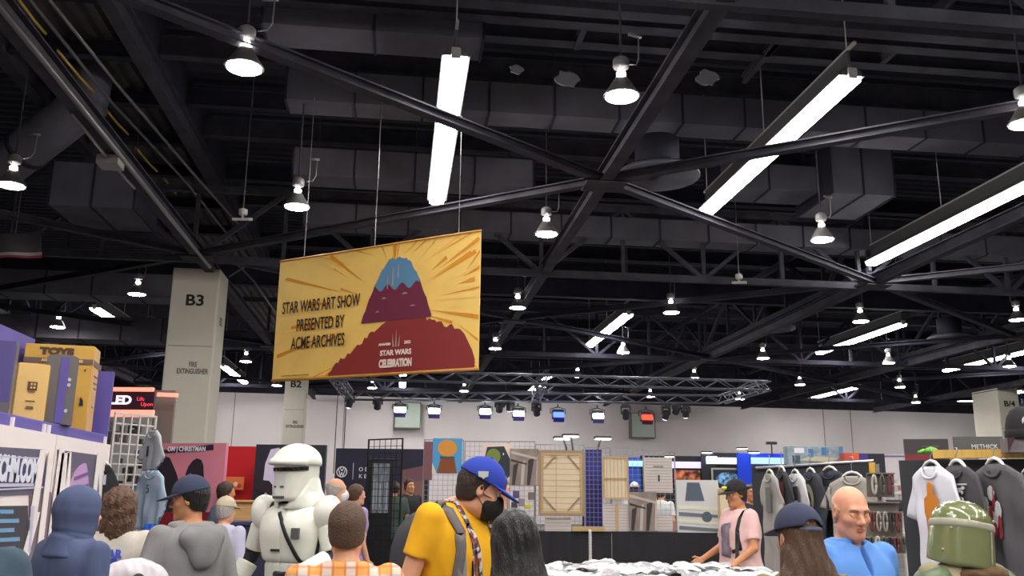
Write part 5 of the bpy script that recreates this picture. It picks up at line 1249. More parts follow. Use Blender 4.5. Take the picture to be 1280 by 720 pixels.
def roty(a): c, s = math.cos(a), math.sin(a); return np.array([[c, 0, s], [0, 1, 0], [-s, 0, c]])

# ---- head (local frame: centre of the skull, +y = face, +x = the person's right)
def head_field(female=False):
    j = 0.9 if female else 1.0
    f = u_([s_ell((0, -.018, .030), (.075, .097, .088)), s_ell((0, .022, -.030), (.061*j, .070, .090))], .03)
    f = u_([f, s_cone((.042*j, .0, -.075), (.012, .068, -.100), .022, .021), s_cone((-.042*j, .0, -.075), (-.012, .068, -.100), .022, .021)], .03)
    f = u_([f, s_cone((-.035, .080, .026), (.035, .080, .026), .012, .012), s_ell((.040, .060, -.022), (.022, .022, .020)), s_ell((-.040, .060, -.022), (.022, .022, .020))], .02)
    f = cut(f, s_ell((.031, .100, .006), (.018, .020, .012)), s_ell((-.031, .100, .006), (.018, .020, .012)), k=.014)
    f = u_([f, s_cone((0, .086, .010), (0, .110, -.026), .009, .013), s_ell((.013, .098, -.031), (.009, .010, .008)), s_ell((-.013, .098, -.031), (.009, .010, .008))], .010)
    f = u_([f, s_ell((0, .090, -.056), (.022, .010, .006)), s_ell((0, .088, -.067), (.019, .011, .007))], .006)
    for s in (-1, 1):
        e = cut(s_ell((s*.077, -.010, -.004), (.010, .020, .033), rotz(s*-.35)), s_ell((s*.086, -.004, .0), (.008, .010, .018)), k=.006); f = u_([f, e], .008)
    return f
def hand_field(side, curl=0.5):
    """hand hanging along -z from the wrist at the origin; palm towards -side x, thumb towards +y"""
    f = s_stack([(-.095, .012, .038, .0), (-.06, .015, .042, .004), (-.02, .016, .034, .0), (.01, .020, .026, 0)], 2.2)
    for k, (y, L, r) in enumerate(((.030, .070, .0082), (.010, .080, .0086), (-.011, .074, .0082), (-.030, .058, .0072))):
        a = V3(0, y, -.088); c1 = curl*.6; b = a+V3(-side*math.sin(c1)*L*.5, y*.10, -math.cos(c1)*L*.5); c2 = curl*1.5; c = b+V3(-side*math.sin(c2)*L*.32, 0, -math.cos(c2)*L*.32); c3 = curl*2.2; e = c+V3(-side*math.sin(c3)*L*.26, 0, -math.cos(c3)*L*.26)
        g = u_([s_cone(a, b, r*1.1, r), s_cone(b, c, r, r*.93), s_cone(c, e, r*.93, r*.78)], .003); f = u_([f, g], .005)
    t = u_([s_cone((-side*.004, .028, -.028), (-side*.016, .056, -.058), .014, .0105), s_cone((-side*.016, .056, -.058), (-side*.024, .062, -.092), .0105, .0085)], .004)
    return u_([f, t], .010)
def frame_to(zdir, ydir):
    z = V3(*zdir); z = z/np.linalg.norm(z); y = V3(*ydir); y = y-z*(y@z); y = y/np.linalg.norm(y); return np.stack([np.cross(y, z), y, z], 1)
HEADC = 1.632
SKIN = {}
def skin(name, r, g, b): return mat('skin_'+name, rgb(r, g, b), .5, var=.06, vscale=30, spec=.35)
def cloth(name, r, g, b, rough=.92, bs=260, bump=.08, var=.05): return mat('cloth_'+name, rgb(r, g, b), rough, bump=bump, bscale=bs, var=var, vscale=8)
class Fig:
    """one standing person, built 1.75 m tall in metres and scaled to height H; +y is the way the body faces"""
    def __init__(s, px, py, d, rz, label, sk, girth=1.0, H=None, head=(0, 0, 0), arms=None, female=False, h=.0065, lean=0.0, group=None, up=0.0, duck=0.0):
        p = at_d(px, py, d); rz -= math.atan2(p.x, p.y); s.H = H or (p.z-up)*1.75/(1.75-duck); s.k = s.H/1.75; s.g = girth; s.h = h; s.female = female
        s.root = empty('person', (p.x, p.y, 0), rz, label, 'person', group); s.root.scale = (s.k,)*3
        s.skin = sk; s.lean = lean
        hy, hp, ht = head; s.HR = rotz(hy)@rotx(hp)@roty(ht); s.HT = V3(0, .012+duck*.9, HEADC-.12-duck)+s.HR@V3(0, .0, .12)
        w_ = .172 if female else .190
        s.arms = {}
        for side in (-1, 1):
            sh = V3(side*w_*(.6+.4*girth), 0, 1.425); a = (arms or {}).get(side)
            el, wr = (V3(*a[0]), V3(*a[1])) if a else (V3(side*(w_+.055)*(.55+.45*girth), -.035, 1.13), V3(side*(w_+.06)*(.6+.4*girth), .055, .885))
            s.arms[side] = (sh, el, wr)
        g = girth
        if female: s.tt = [(.80, .168*g, .118*g, -.01), (.92, .176*g, .122*g, -.01), (1.06, .138*g, .100*g, 0), (1.20, .146*g, .108*g, .005), (1.29, .160, .118*g, .01), (1.38, .160, .095, 0), (1.44, .125, .075, -.01), (1.49, .07, .06, -.012)]
        else: s.tt = [(.80, .165*g, .115*g, 0), (.92, .170*g, .120*g, 0), (1.06, .158*g, .115*g, .005), (1.20, .166*g, .118*g, .005), (1.31, .180*(.6+.4*g), .122*g, 0), (1.40, .170*(.6+.4*g), .102, -.005), (1.455, .125, .078, -.012), (1.50, .07, .062, -.015)]
        s.torso = s_stack(s.tt, 2.4)
    def bounds(s, z0=-.01, z1=1.80, m=.02):
        xs = [a[k][0] for a in s.arms.values() for k in range(3)]; ys = [a[k][1] for a in s.arms.values() for k in range(3)]
        return (min(min(xs), -.24*s.g)-.16, min(min(ys), -.17*s.g)-.16, z0), (max(max(xs), .24*s.g)+.16, max(max(ys), .17*s.g)+.16, z1)
    def head_at(s, f): return xf(f, s.HR, s.HT)
    def arm_field(s, side, o=0.0):
        a, b, c = s.arms[side]; return u_([s_cone(a, b, .050*(.5+.5*s.g)+o, .040+o), s_cone(b, c, .039+o, .027+o)], .02)
    def body(s, legs=True, hands=True):
        fs = [off(s.torso, -.012), s_cone((0, -.015, 1.47), s.HT+s.HR@V3(0, -.018, -.075), .058, .054)]
        f = u_([fs[0], fs[1]], .04); f = u_([f, s.head_at(head_field(s.female))], .022)
        for side in (-1, 1):
            f = u_([f, s.arm_field(side)], .03)
            if hands:
                sh, el, wr = s.arms[side]; z = el-wr; R = frame_to(z, (0.15*side, 1, .25)); f = u_([f, xf(hand_field(side), R, wr+(wr-el)/np.linalg.norm(wr-el)*.012)], .012)
        lg = [u_([s_cone((sd*.088, 0, .90), (sd*.095, .01, .49), .082*s.g, .052), s_cone((sd*.095, .01, .49), (sd*.10, -.02, .09), .050, .036), s_cone((sd*.10, -.03, .05), (sd*.115, .14, .03), .036, .026)], .03) for sd in (-1, 1)]
        f = u_([f]+lg, .03); s.bodyf = f
        return sdf_obj('body', f, *s.bounds(), s.h, s.skin, s.root)
    def top(s, name, m_, sleeve='short', hem=.86, thick=.014, amp=.0045, seed=1, neck=.072, extra=None, slen=.74):
        t = off(s.torso, thick+.008); T = [t]
        tt = [(z, a+thick+.008+(.015 if z < 1.05 else 0), b+thick+.008+(.02 if z < 1.05 else 0), c) for z, a, b, c in s.tt]
        tt[0] = (hem-.06, tt[0][1]+.012, tt[0][2]+.012, tt[0][3]); t = s_stack(tt, 2.4); f = t
        for side in (-1, 1):
            a, b, c = s.arms[side]
            if sleeve == 'short': e = a+(b-a)*slen; g = s_cone(a, e+(b-a)*.05, .066*(.5+.5*s.g), .064); g = keep(g, plane(e, b-a))
            elif sleeve == 'long': g = u_([s_cone(a, b, .066*(.5+.5*s.g), .056), s_cone(b, c, .055, .040)], .02); g = keep(g, plane(c-(c-b)*.04, c-b))
            else: continue
            f = u_([f, g], .035)
        f = keep(f, plane((0, 0, hem), (0, 0, -1)))
        f = rumple(f, amp, 20, seed)
        nk = s_cone((0, -.012, 1.40), (0, .03, 1.62), neck*.55, neck*1.25); f = cut(f, s_ell((0, .02, 1.515), (neck, neck*1.05, .065)), k=.008)
        if extra: f = extra(f)
        s.topf = f; return sdf_obj(name, f, *s.bounds(hem-.08, 1.62), s.h, m_, s.root)
    def trousers(s, m_, name='trousers'):
        lg = [u_([s_cone((sd*.085, 0, .90), (sd*.096, .01, .49), .100*s.g, .072), s_cone((sd*.096, .01, .49), (sd*.102, -.01, .07), .070, .062)], .03) for sd in (-1, 1)]
        f = u_([off(s_stack([r for r in [(.76,)+s.tt[0][1:]]+[x for x in s.tt if .79 < x[0] < 1.07]], 2.4), .012)]+lg, .03); f = rumple(keep(f, plane((0, 0, 1.0), (0, 0, 1)), plane((0, 0, .045), (0, 0, -1))), .004, 20, 3)
        return sdf_obj(name, f, (-.26*s.g-.03, -.22*s.g-.02, 0), (.26*s.g+.03, .22*s.g+.02, 1.04), max(.011, s.h), m_, s.root)
    def shoes(s, m_):
        for sd in (-1, 1):
            f = keep(u_([s_ell((sd*.112, .10, .035), (.050, .11, .045)), s_ell((sd*.102, -.02, .055), (.045, .065, .065))], .03), plane((0, 0, .001), (0, 0, -1)))
            sdf_obj('shoe', f, (sd*.11-.08, -.12, -.01), (sd*.11+.08, .24, .14), .009, m_, s.root)
    def hair(s, m_, style='short', length=.2, t=.012, seed=3, amp=.003, name='hair', capped=False, flow=0.0):
        hd = s_ell((0, -.018, .030), (.075+t, .097+t, .090+t)); hd = u_([hd, s_ell((0, -.03, -.03), (.066+t, .070+t, .075))], .02)
        ys, zs = [-.12, -.03, .005, .03, .055, .10], ([-.085, -.065, -.02, .035, .066, .070] if style != 'bald' else [-.085, -.065, -.02, -.01, .0, .05])
        line = lambda P: (np.interp(P[:, 1], ys, zs)-P[:, 2])*.8
        if style in ('short', 'bald'):
            f = keep(hd, line, k=.012)
            if style == 'bald': f = keep(f, plane((0, .0, .030), (0, .35, 1)), k=.012)
            f = rumple(f, amp, 90, seed, 1)
            return sdf_obj(name, f, (-.13, -.15, -.13), (.13, .13, .16), .005, m_, s.root, s.HR, s.HT)
        if style == 'long':
            st = s_stack([(-length, .095, .045, -.075), (-length+.07, .124, .068, -.07), (-.14, .122, .080, -.055), (-.06, .113, .095, -.035), (.03, .102, .108, -.022), (.09, .080, .092, -.02), (.135, .03, .035, -.02)], 2.0) if not capped else s_stack([(-length, .115+flow, .05, -.085), (-length+.12, .125+flow, .075, -.075), (-.16, .112+flow*.4, .085, -.06), (-.06, .098, .092, -.04), (.0, .086, .096, -.025), (.05, .080, .092, -.02), (.10, .03, .04, -.02)], 2.0)
            f = cut(st, s_ell((0, .10, -.055), (.066, .095, .115)), k=.02)
            f = (lambda g: (lambda P: g(P)+amp*np.sin(P[:, 0]*170+2.2*np.sin(P[:, 2]*13)+seed)+amp*.8*np.sin(P[:, 1]*140+P[:, 2]*12)+.006*wave(P, 18, seed)))(f)
            return sdf_obj(name, f, (-.17, -.19, -length-.03), (.17, .13, .16), .0055, m_, s.root, s.HR, s.HT)
        if style == 'curly':
            st = s_stack([(-length, .08, .06, -.05), (-.12, .105, .10, -.04), (-.04, .106, .115, -.03), (.05, .102, .118, -.025), (.10, .08, .095, -.02), (.138, .03, .03, -.02)], 2.1)
            f = cut(st, s_ell((0, .12, -.04), (.07, .10, .11)), k=.02)
            f = (lambda g: (lambda P: g(P)+.011*wave(P, 70, seed)+.008*wave(P, 140, seed+3)))(f)
            return sdf_obj(name, f, (-.19, -.21, -length-.03), (.19, .15, .18), .0055, m_, s.root, s.HR, s.HT)
    def face(s, iris=(60, 40, 28), brow=(50, 36, 28), lips=(170, 96, 84), closed=False):
        for sd in (-1, 1):
            c = s.HT+s.HR@V3(sd*.031, .0775 if not closed else .0735, .006); q_ = 1.32 if closed else 1.0
            m = MB(); m.lathe([(a*q_, b*q_) for a, b in ((.0, -.0125), (.008, -.0096), (.0122, -.002), (.0122, .002), (.0062, .0109), (.0062, .0109), (.003, .0122), (.0, .0126))], 14, c, Matrix([list(r) for r in s.HR@rotx(-math.pi/2)]))
            o = m.build('eye', [skin_of(s.skin) if closed else flat('eye_white', 220, 214, 208, .2), flat('iris_%d' % iris[0], *iris, .2)], s.root, True)
            if not closed:
                for p in o.data.polygons:
                    q = s.HR.T@(V3(*p.center)-c)
                    if q[1] > .0107: p.material_index = 1
            m = MB(); m.tube([s.HT+s.HR@V3(sd*x, y, z) for x, y, z in ((.012, .094, .026), (.025, .096, .031), (.040, .088, .031), (.050, .076, .025))], [.003, .0045, .004, .002], 8); m.build('eyebrow', flat('brow_%d' % brow[0], *brow, .9), s.root, True)
        f = u_([s_ell((0, .093, -.056), (.023, .0085, .0045)), s_ell((0, .0915, -.066), (.020, .0095, .0055))], .003)
        sdf_obj('lips', f, (-.03, .07, -.08), (.03, .11, -.045), .0025, flat('lips_%d' % lips[0], *lips, .45), s.root, s.HR, s.HT)
    def cap(s, m_, brim=True, back_open=False, bm_=None, tilt=0.0, t=.016, seam=None):
        cr = keep(s_ell((0, -.014, .040), (.078+t, .100+t, .096+t*.9)), plane((0, 0, .038), (0, -.10, -1)), k=.006)
        cr = cut(cr, s_ell((0, -.014, .036), (.078+t-.007, .100+t-.007, .092+t*.5)), k=.004)
        if back_open: cr = cut(cr, s_ell((0, -.125, .035), (.042, .06, .040)), k=.005)
        R = s.HR@rotx(tilt); s.capR = R
        c = sdf_obj('cap', cr, (-.13, -.15, .0), (.13, .14, .18), .004, m_, s.root, R, s.HT)
        m = MB(); m.lathe([(0, .012), (.006, .011), (.009, .005), (.009, 0)], 10, s.HT+R@V3(0, -.014, .040+.096+t*.9-.004), Matrix([list(r) for r in R])); m.build('button', bm_ or m_, c, True)
        if back_open:
            m = MB(); m.tube([s.HT+R@V3(x, y, .036) for x, y in ((.048, -.095), (.025, -.112), (0, -.117), (-.025, -.112), (-.048, -.095))], .010, 8); m.build('strap', bm_ or m_, c, True)
        if brim:
            def br(P):
                x, y, z = P[:, 0], P[:, 1], P[:, 2]; zc = .042-.55*np.maximum(x**2*2.6, 0)-.18*(y-.09)-.5*np.maximum(y-.09, 0)**2; e = (np.sqrt((x/.090)**2+((y-.075)/.115)**2)-1)*.09
                return smax(smax(np.abs(z-zc)-.0035, e, .003), -(np.sqrt((x/(.074+t))**2+((y+.014)/(.095+t))**2)-1)*.09, .003)
            sdf_obj('brim', br, (-.11, .0, -.03), (.11, .21, .07), .0035, bm_ or m_, c, R, s.HT)
        s.capR = R; return c
def skin_of(m_): return m_
def decal(name, f, p, d, words, m_, h, parent, sx=.8, roll=0.0, bold=.003):
    """letters laid on a garment at the point met from p along d"""
    q = hit(f, p, d); n = normal(f, q); z = V3(0, 0, 1); x = np.cross(z, n); x = x/np.linalg.norm(x); u = np.cross(n, x); c, s_ = math.cos(roll), math.sin(roll); X = x*c+u*s_
    U = np.cross(n, X); M = Matrix(((X[0], U[0], n[0], 0), (X[1], U[1], n[1], 0), (X[2], U[2], n[2], 0), (0, 0, 0, 1))); M.translation = Vector(q+n*.006)
    return lettering(name, words, m_, h, M, parent, sx, bold=bold)
# ============================================================ the crowd, nearest rows first
D = math.radians
FAIR = skin('fair', 222, 164, 134); PINKF = skin('ruddy', 226, 160, 132); TAN = skin('tan', 196, 136, 98); OLIVE = skin('olive', 206, 148, 112)
JEANS = cloth('jeans', 52, 60, 84); BLACKT = cloth('black_trousers', 34, 33, 38); KHAKI = cloth('khaki', 150, 132, 104); SHOE = cloth('shoe_dark', 40, 38, 40, .6)
HBLK = mat('hair_black', rgb(26, 23, 26), .38, bump=.5, bscale=40, stretch=(6, 6, .6)); HBRN = mat('hair_brown', rgb(84, 58, 42), .45, bump=.5, bscale=40, stretch=(6, 6, .6)); HDBR = mat('hair_dark_brown', rgb(52, 38, 32), .45, bump=.5, bscale=40, stretch=(6, 6, .6)); HSHRT = mat('hair_cropped_brown', rgb(92, 70, 56), .75, bump=.6, bscale=120); HGRY = mat('hair_grey', rgb(176, 168, 162), .7, bump=.5, bscale=90)
def finish(F, pants=BLACKT):
    F.trousers(pants); F.shoes(SHOE)

# --- shoulder at the left edge
F = Fig(-62, 574, 2.7, D(10), 'person in a dark teal shirt cut off at the lower left corner', OLIVE, 1.05, h=.009)
F.body(); F.top('shirt', cloth('teal', 58, 76, 92), 'short', seed=2); F.hair(HDBR, 'short'); finish(F)

# --- hooded person
F = Fig(100, 612, 4.7, D(-48), 'person with a dark blue hood up, looking right, beside the display boards', FAIR, .92, head=(D(-16), D(-4), 0))
F.body(); HB = cloth('slate_blue', 76, 86, 120)
F.top('hooded_sweatshirt', HB, 'long', hem=.82, thick=.024, amp=.007, seed=4, neck=.085); F.face()
hf = u_([s_ell((0, -.022, .025), (.108, .125, .118)), s_stack([(-.24, .17, .13, -.03), (-.17, .125, .115, -.03), (-.10, .105, .112, -.02), (0, .102, .115, -.018)], 2.1)], .03)
hf = cut(hf, s_ell((0, .12, -.02), (.072, .095, .115)), k=.015); hf = rumple(hf, .004, 26, 5)
hf2 = (lambda g: (lambda P: g(P)+.006*np.exp(-((P[:, 2]+.15+.3*P[:, 1])/.012)**2)+.005*np.exp(-((P[:, 2]+.115+.1*P[:, 1])/.010)**2)))(hf)
sdf_obj('hood', hf2, (-.21, -.2, -.28), (.21, .17, .17), .0055, HB, F.root, F.HR, F.HT); finish(F, JEANS)

# --- curly haired woman
F = Fig(153, 611, 5.7, D(-15), 'person with long curly brown hair and a pale jersey lettered in blue', TAN, 1.0, female=True)
F.body(); JER = cloth('jersey_pale', 206, 198, 188); F.top('jersey', JER, 'short', hem=.80, thick=.022, amp=.006, seed=6)
F.hair(mat('hair_curly', rgb(92, 62, 46), .6, bump=.6, bscale=60), 'curly', .27, name='curly_hair')
BLUL = flat('letter_blue', 56, 74, 190)
for ch, x, z, r_ in (('W', -.10, 1.26, .25), ('A', -.035, 1.275, .08), ('R', .035, 1.27, -.10), ('S', .095, 1.235, -.38)): decal('lettering', F.topf, (x, -.6, z), (0, 1, 0), ch, BLUL, .085, F.root, .95, r_, .006)
decal('lettering', F.topf, (0, -.6, 1.345), (0, 1, 0), 'STAR', BLUL, .05, F.root, .9, 0, .004)
ribbon('bag_strap', F.topf, [(-.145, -.5, 1.42), (-.08, -.5, 1.30), (.05, -.5, 1.12), (.13, -.5, 1.0)], (0, 1, 0), .018, BLACKT, F.root)
finish(F, JEANS)
p_ = at_d(166, 722, 5.15)
root = empty('white_bag', p_, .1, 'white plastic bag with a round dark print below the lettered jersey', 'bag')
f_ = rumple(s_ell((0, 0, -.05), (.20, .075, .15)), .014, 24, 9, 1); sdf_obj('bag_body', f_, (-.25, -.12, -.24), (.25, .12, .14), .008, flat('bag_white2', 222, 214, 222, .35), root)
q_ = hit(f_, (.04, -.4, -.01), (0, 1, 0)); m = MB(); m.prism(ell(0, 0, .035, .038), .008, Matrix.Translation(Vector(q_)) @ Matrix.Translation((0, -.004, 0))); m.build('round_print', flat('print_darkgrey', 92, 88, 92), root)

# --- man in a dark cap and grey hooded sweatshirt, back half turned
F = Fig(243, 600, 5.5, D(32), 'man in a dark blue cap and grey hooded sweatshirt, looking left', TAN, 1.06, head=(D(46), D(-6), 0), arms={-1: ((-.285, .0, 1.15), (-.30, .21, 1.02)), 1: ((.275, -.04, 1.14), (.29, .10, .92))})
F.body(); GH = cloth('heather_grey', 136, 134, 136, bs=90); F.top('hooded_sweatshirt', GH, 'long', hem=.80, thick=.026, amp=.008, seed=8, neck=.078); F.hair(HBLK, 'short'); F.face()
fh = u_([s_ell((0, -.140, 1.415), (.150, .062, .080)), s_ell((0, -.165, 1.335), (.095, .050, .105)), s_cone((-.12, -.02, 1.475), (.12, -.02, 1.475), .035, .035)], .045); fh = cut(fh, s_ell((0, -.10, 1.525), (.105, .085, .065)), k=.015); fh = rumple(fh, .006, 30, 11)
sdf_obj('hood', fh, (-.22, -.26, 1.15), (.22, .1, 1.6), .0065, GH, F.root)
for sd in (-1, 1):
    sh, el, wr = F.arms[sd]; f_ = rumple(s_cone(wr-(wr-el)*.30, wr-(wr-el)*.04, .056, .05), .007, 46, 3, 1); sdf_obj('rolled_cuff', f_, tuple(np.minimum(el, wr)-.08), tuple(np.maximum(el, wr)+.08), .007, GH, F.root)
c_ = F.cap(cloth('cap_navy', 56, 62, 86, bs=150), tilt=D(-3)); finish(F, JEANS)

# --- white armoured costume
F = Fig(375, 566, 6.0, D(148), 'person in a white hard-shell armour costume with a brimmed white helmet', mat('black_bodysuit', rgb(30, 30, 34), .7, bump=.3, bscale=80), 1.05, head=(D(-18), D(-4), 0), arms={1: ((.285, .0, 1.15), (.365, .10, .91)), -1: ((-.28, .03, 1.15), (-.17, .25, 1.06))}, up=-.0)
F.body(); ARM = mat('armour_white', rgb(228, 228, 218), .28, bump=.04, bscale=20, coat=.5, var=.04, vscale=5); ARG = flat('armour_trim_grey', 92, 92, 92, .5)
R_, T_ = F.HR, F.HT
dome = s_ell((0, -.005, .055), (.132, .158, .118)); dome = keep(dome, plane((0, 0, .045), (0, .10, -1)), k=.012)
sk_ = s_stack([(-.16, .106, .122, .022), (-.10, .108, .128, .010), (-.02, .112, .134, -.004), (.06, .114, .136, -.004)], 2.3, .01)
brow = keep(cut(s_ell((0, .016, .062), (.137, .163, .06)), s_ell((0, .0, .02), (.10, .12, .05)), k=.005), plane((0, .0, .036), (0, .12, -1)), plane((0, .02, 0), (0, -1, 0)), k=.006)
flare = cut(s_stack([(-.215, .150, .165, -.045), (-.17, .140, .155, -.035), (-.11, .122, .142, -.02), (-.03, .112, .135, -.01)], 2.2, .006), plane((0, .035, -.10), (0, -1, -.9)), k=.01)
hel = u_([dome, sk_, brow, flare], .008); hel = cut(hel, s_ell((0, -.0, -.21), (.105, .115, .09)), k=.006)
hel = (lambda g: (lambda P: smax(g(P), -(smax(np.abs(P[:, 2]-.030-.05*np.abs(P[:, 0]))-.011, -(P[:, 1]-.02), .004)+.0), .004) if False else g(P)))(hel)
H_ = sdf_obj('helmet', hel, (-.18, -.22, -.24), (.18, .22, .19), .0052, ARM, F.root, R_, T_)
ribbon('visor_slit', xf(hel, R_, T_), [tuple(T_+R_@V3(.4*math.sin(a), .4*math.cos(a), .024)) for a in [k*.3 for k in range(-5, 6)]], [tuple(R_@V3(-math.sin(a), -math.cos(a), 0)) for a in [k*.3 for k in range(-5, 6)]], .022, flat('visor_black', 14, 14, 16, .15), H_, .0, .006)
for x in (-.03, .03): ribbon('vent_mark', xf(hel, R_, T_), [tuple(T_+R_@V3(x-.012, .4, -.075)), tuple(T_+R_@V3(x+.012, .4, -.075))], tuple(R_@V3(0, -1, 0)), .012, ARG, H_, .001, .003)
ribbon('chin_grille', xf(hel, R_, T_), [tuple(T_+R_@V3(x, .4, -.135)) for x in (-.05, 0, .05)], tuple(R_@V3(0, -1, 0)), .016, ARG, H_, .001, .003)
def plate(name, f, lo, hi, m_=ARM, h=.0065): return sdf_obj(name, f, lo, hi, h, m_, F.root)
ct_ = [(1.12, .168, .128, .01), (1.2, .188, .142, .012), (1.32, .20, .150, .012), (1.41, .182, .118, .0), (1.455, .12, .09, -.01)]
chest = cut(s_stack(ct_, 2.6, .01), s_ell((0, -.01, 1.52), (.10, .10, .09)), s_cone((-.235, 0, 1.36), (-.16, 0, 1.05), .062, .045), s_cone((.235, 0, 1.36), (.16, 0, 1.05), .062, .045), k=.01)
chest = (lambda g: (lambda P: g(P)+.006*np.exp(-((P[:, 0])/.007)**2)*(P[:, 1] > 0)+.006*np.exp(-((P[:, 1]+.0)/.008)**2)))(chest); F.topf = chest
C_ = plate('chest_plate', chest, (-.26, -.2, 1.06), (.26, .2, 1.5))
ab = keep(rumple(s_stack([(.90, .168, .125, 0), (1.0, .158, .122, .0), (1.13, .160, .125, .005)], 2.6, .008), 0.0), plane((0, 0, .9), (0, 0, -1)))
ab = (lambda g: (lambda P: g(P)+.004*(np.sin(P[:, 0]*120) > .75)*(P[:, 1] > 0)))(ab); plate('abdomen_plate', ab, (-.2, -.16, .86), (.2, .16, 1.17))
plate('belt', keep(s_stack([(.88, .180, .138, 0), (.95, .178, .136, 0)], 2.6, .004), plane((0, 0, .87), (0, 0, -1))), (-.22, -.18, .84), (.22, .18, .99))
for sd in (-1, 1):
    sh, el, wr = F.arms[sd]; u = (el-sh)/np.linalg.norm(el-sh); w_ = (wr-el)/np.linalg.norm(wr-el)
    sp_ = s_ell(tuple(sh+V3(sd*.015, 0, -.035)), (.082, .098, .115), roty(sd*.25)); sp_ = cut(sp_, plane(tuple(sh+V3(-sd*.025, 0, 0)), (-sd*1, 0, .0)) if False else s_ell(tuple(sh+V3(-sd*.10, 0, -.06)), (.075, .13, .2)), k=.008)
    plate('shoulder_plate', sp_, tuple(sh-.17), tuple(sh+.17))
    ua = keep(s_cone(sh+u*.12, el-u*.035, .066, .058), plane(tuple(el-u*.035), u), plane(tuple(sh+u*.11), -u)); plate('upper_arm_plate', ua, tuple(np.minimum(sh, el)-.1), tuple(np.maximum(sh, el)+.1))
    fa = keep(s_cone(el+w_*.045, wr-w_*.02, .062, .048), plane(tuple(wr-w_*.02), w_), plane(tuple(el+w_*.045), -w_)); plate('forearm_plate', fa, tuple(np.minimum(el, wr)-.1), tuple(np.maximum(el, wr)+.1))
    th_ = keep(s_cone((sd*.09, .0, .84), (sd*.096, .01, .56), .105, .078), plane((0, 0, .84), (0, 0, 1)), plane((0, 0, .55), (0, 0, -1))); plate('thigh_plate', th_, (sd*.09-.14, -.14, .5), (sd*.09+.14, .14, .9), h=.01)
    gr = keep(s_cone((sd*.098, .0, .50), (sd*.10, -.01, .10), .070, .062), plane((0, 0, .5), (0, 0, 1)), plane((0, 0, .10), (0, 0, -1))); plate('shin_plate', gr, (sd*.1-.1, -.1, .06), (sd*.1+.1, .1, .55), h=.01)
F.shoes(ARM)
STRAP = flat('strap_black', 26, 26, 28, .6)
ribbon('harness_strap', chest, [(.03, .5, 1.40), (-.03, .5, 1.31), (-.085, .5, 1.20), (-.125, .5, 1.12)], (0, -1, 0), .022, STRAP, F.root, .004)
q_ = hit(chest, (.03, .5, 1.19), (0, -1, 0)); m = MB(); m.box(q_, (.055, .012, .014)); m.build('chest_mark', STRAP, C_)
q_ = hit(chest, (-.10, .5, 1.39), (0, -1, -.3)); m = MB(); m.box(q_, (.05, .02, .06), bev=.004); m.build('shoulder_pack', ARG, F.root)
# the dark prop held across the belly
root = empty('black_prop_blaster', Vector(F.root.matrix_basis @ Vector((-.12, .30, 1.02)))*1, F.root.rotation_euler.z-.5, 'black toy gun prop held in front of the white armour', 'prop')
m = MB(); m.box((0, 0, 0), (.26, .05, .06), bev=.01); m.tube([(.13, 0, .01), (.34, 0, .01)], .014, 10); m.tube([(-.1, 0, .055), (.08, 0, .055)], .018, 10); m.bar((-.05, 0, 0), (-.08, 0, -.12), .04, .035); m.bar((.06, 0, 0), (.06, 0, -.1), .03, .04); m.build('gun_body', flat('prop_black', 30, 30, 33, .45), root)

# --- man in the orange plaid shirt
PL = bpy.data.materials.new('plaid_orange'); PL.use_nodes = True; nt = PL.node_tree; b = nt.nodes['Principled BSDF']; b.inputs['Roughness'].default_value = .9
tc = nt.nodes.new('ShaderNodeTexCoord'); sx_ = nt.nodes.new('ShaderNodeSeparateXYZ'); nt.links.new(tc.outputs['Object'], sx_.inputs[0])
def band(sock, freq, ph, thr):
    a = nt.nodes.new('ShaderNodeMath'); a.operation = 'MULTIPLY_ADD'; a.inputs[1].default_value = freq; a.inputs[2].default_value = ph; nt.links.new(sock, a.inputs[0])
    s_ = nt.nodes.new('ShaderNodeMath'); s_.operation = 'SINE'; nt.links.new(a.outputs[0], s_.inputs[0])
    r = nt.nodes.new('ShaderNodeValToRGB'); r.color_ramp.elements[0].position = thr; r.color_ramp.elements[1].position = thr+.12; mm = nt.nodes.new('ShaderNodeMapRange'); mm.inputs[1].default_value = -1; nt.links.new(s_.outputs[0], mm.inputs[0]); nt.links.new(mm.outputs[0], r.inputs[0]); return r.outputs[0]
def mix(f, c0, c1, amt=1.0):
    n = nt.nodes.new('ShaderNodeMix'); n.data_type = 'RGBA'
    mu = nt.nodes.new('ShaderNodeMath'); mu.operation = 'MULTIPLY'; mu.inputs[1].default_value = amt; nt.links.new(f, mu.inputs[0]); nt.links.new(mu.outputs[0], n.inputs[0])
    for i, c in ((6, c0), (7, c1)):
        if isinstance(c, tuple): n.inputs[i].default_value = (*c, 1)
        else: nt.links.new(c, n.inputs[i])
    return n.outputs[2]
c = mix(band(sx_.outputs[0], 62, .4, .62), rgb(232, 160, 84), rgb(216, 208, 206), .75); c = mix(band(sx_.outputs[2], 62, 1.0, .62), c, rgb(168, 172, 198), .62); c = mix(band(sx_.outputs[0], 124, 2.2, .86), c, rgb(196, 96, 60), .55); c = mix(band(sx_.outputs[2], 124, 0.3, .86), c, rgb(206, 110, 66), .55)
nt.links.new(c, b.inputs['Base Color'])
F = Fig(436, 629, 3.8, D(2), 'man with cropped brown hair in an orange and blue plaid shirt', FAIR, 1.05, head=(D(-6), 0, 0))
F.body(); F.top('plaid_shirt', PL, 'short', hem=.82, thick=.02, amp=.005, seed=10, neck=.066); F.hair(HSHRT, 'short', t=.010, amp=.002)
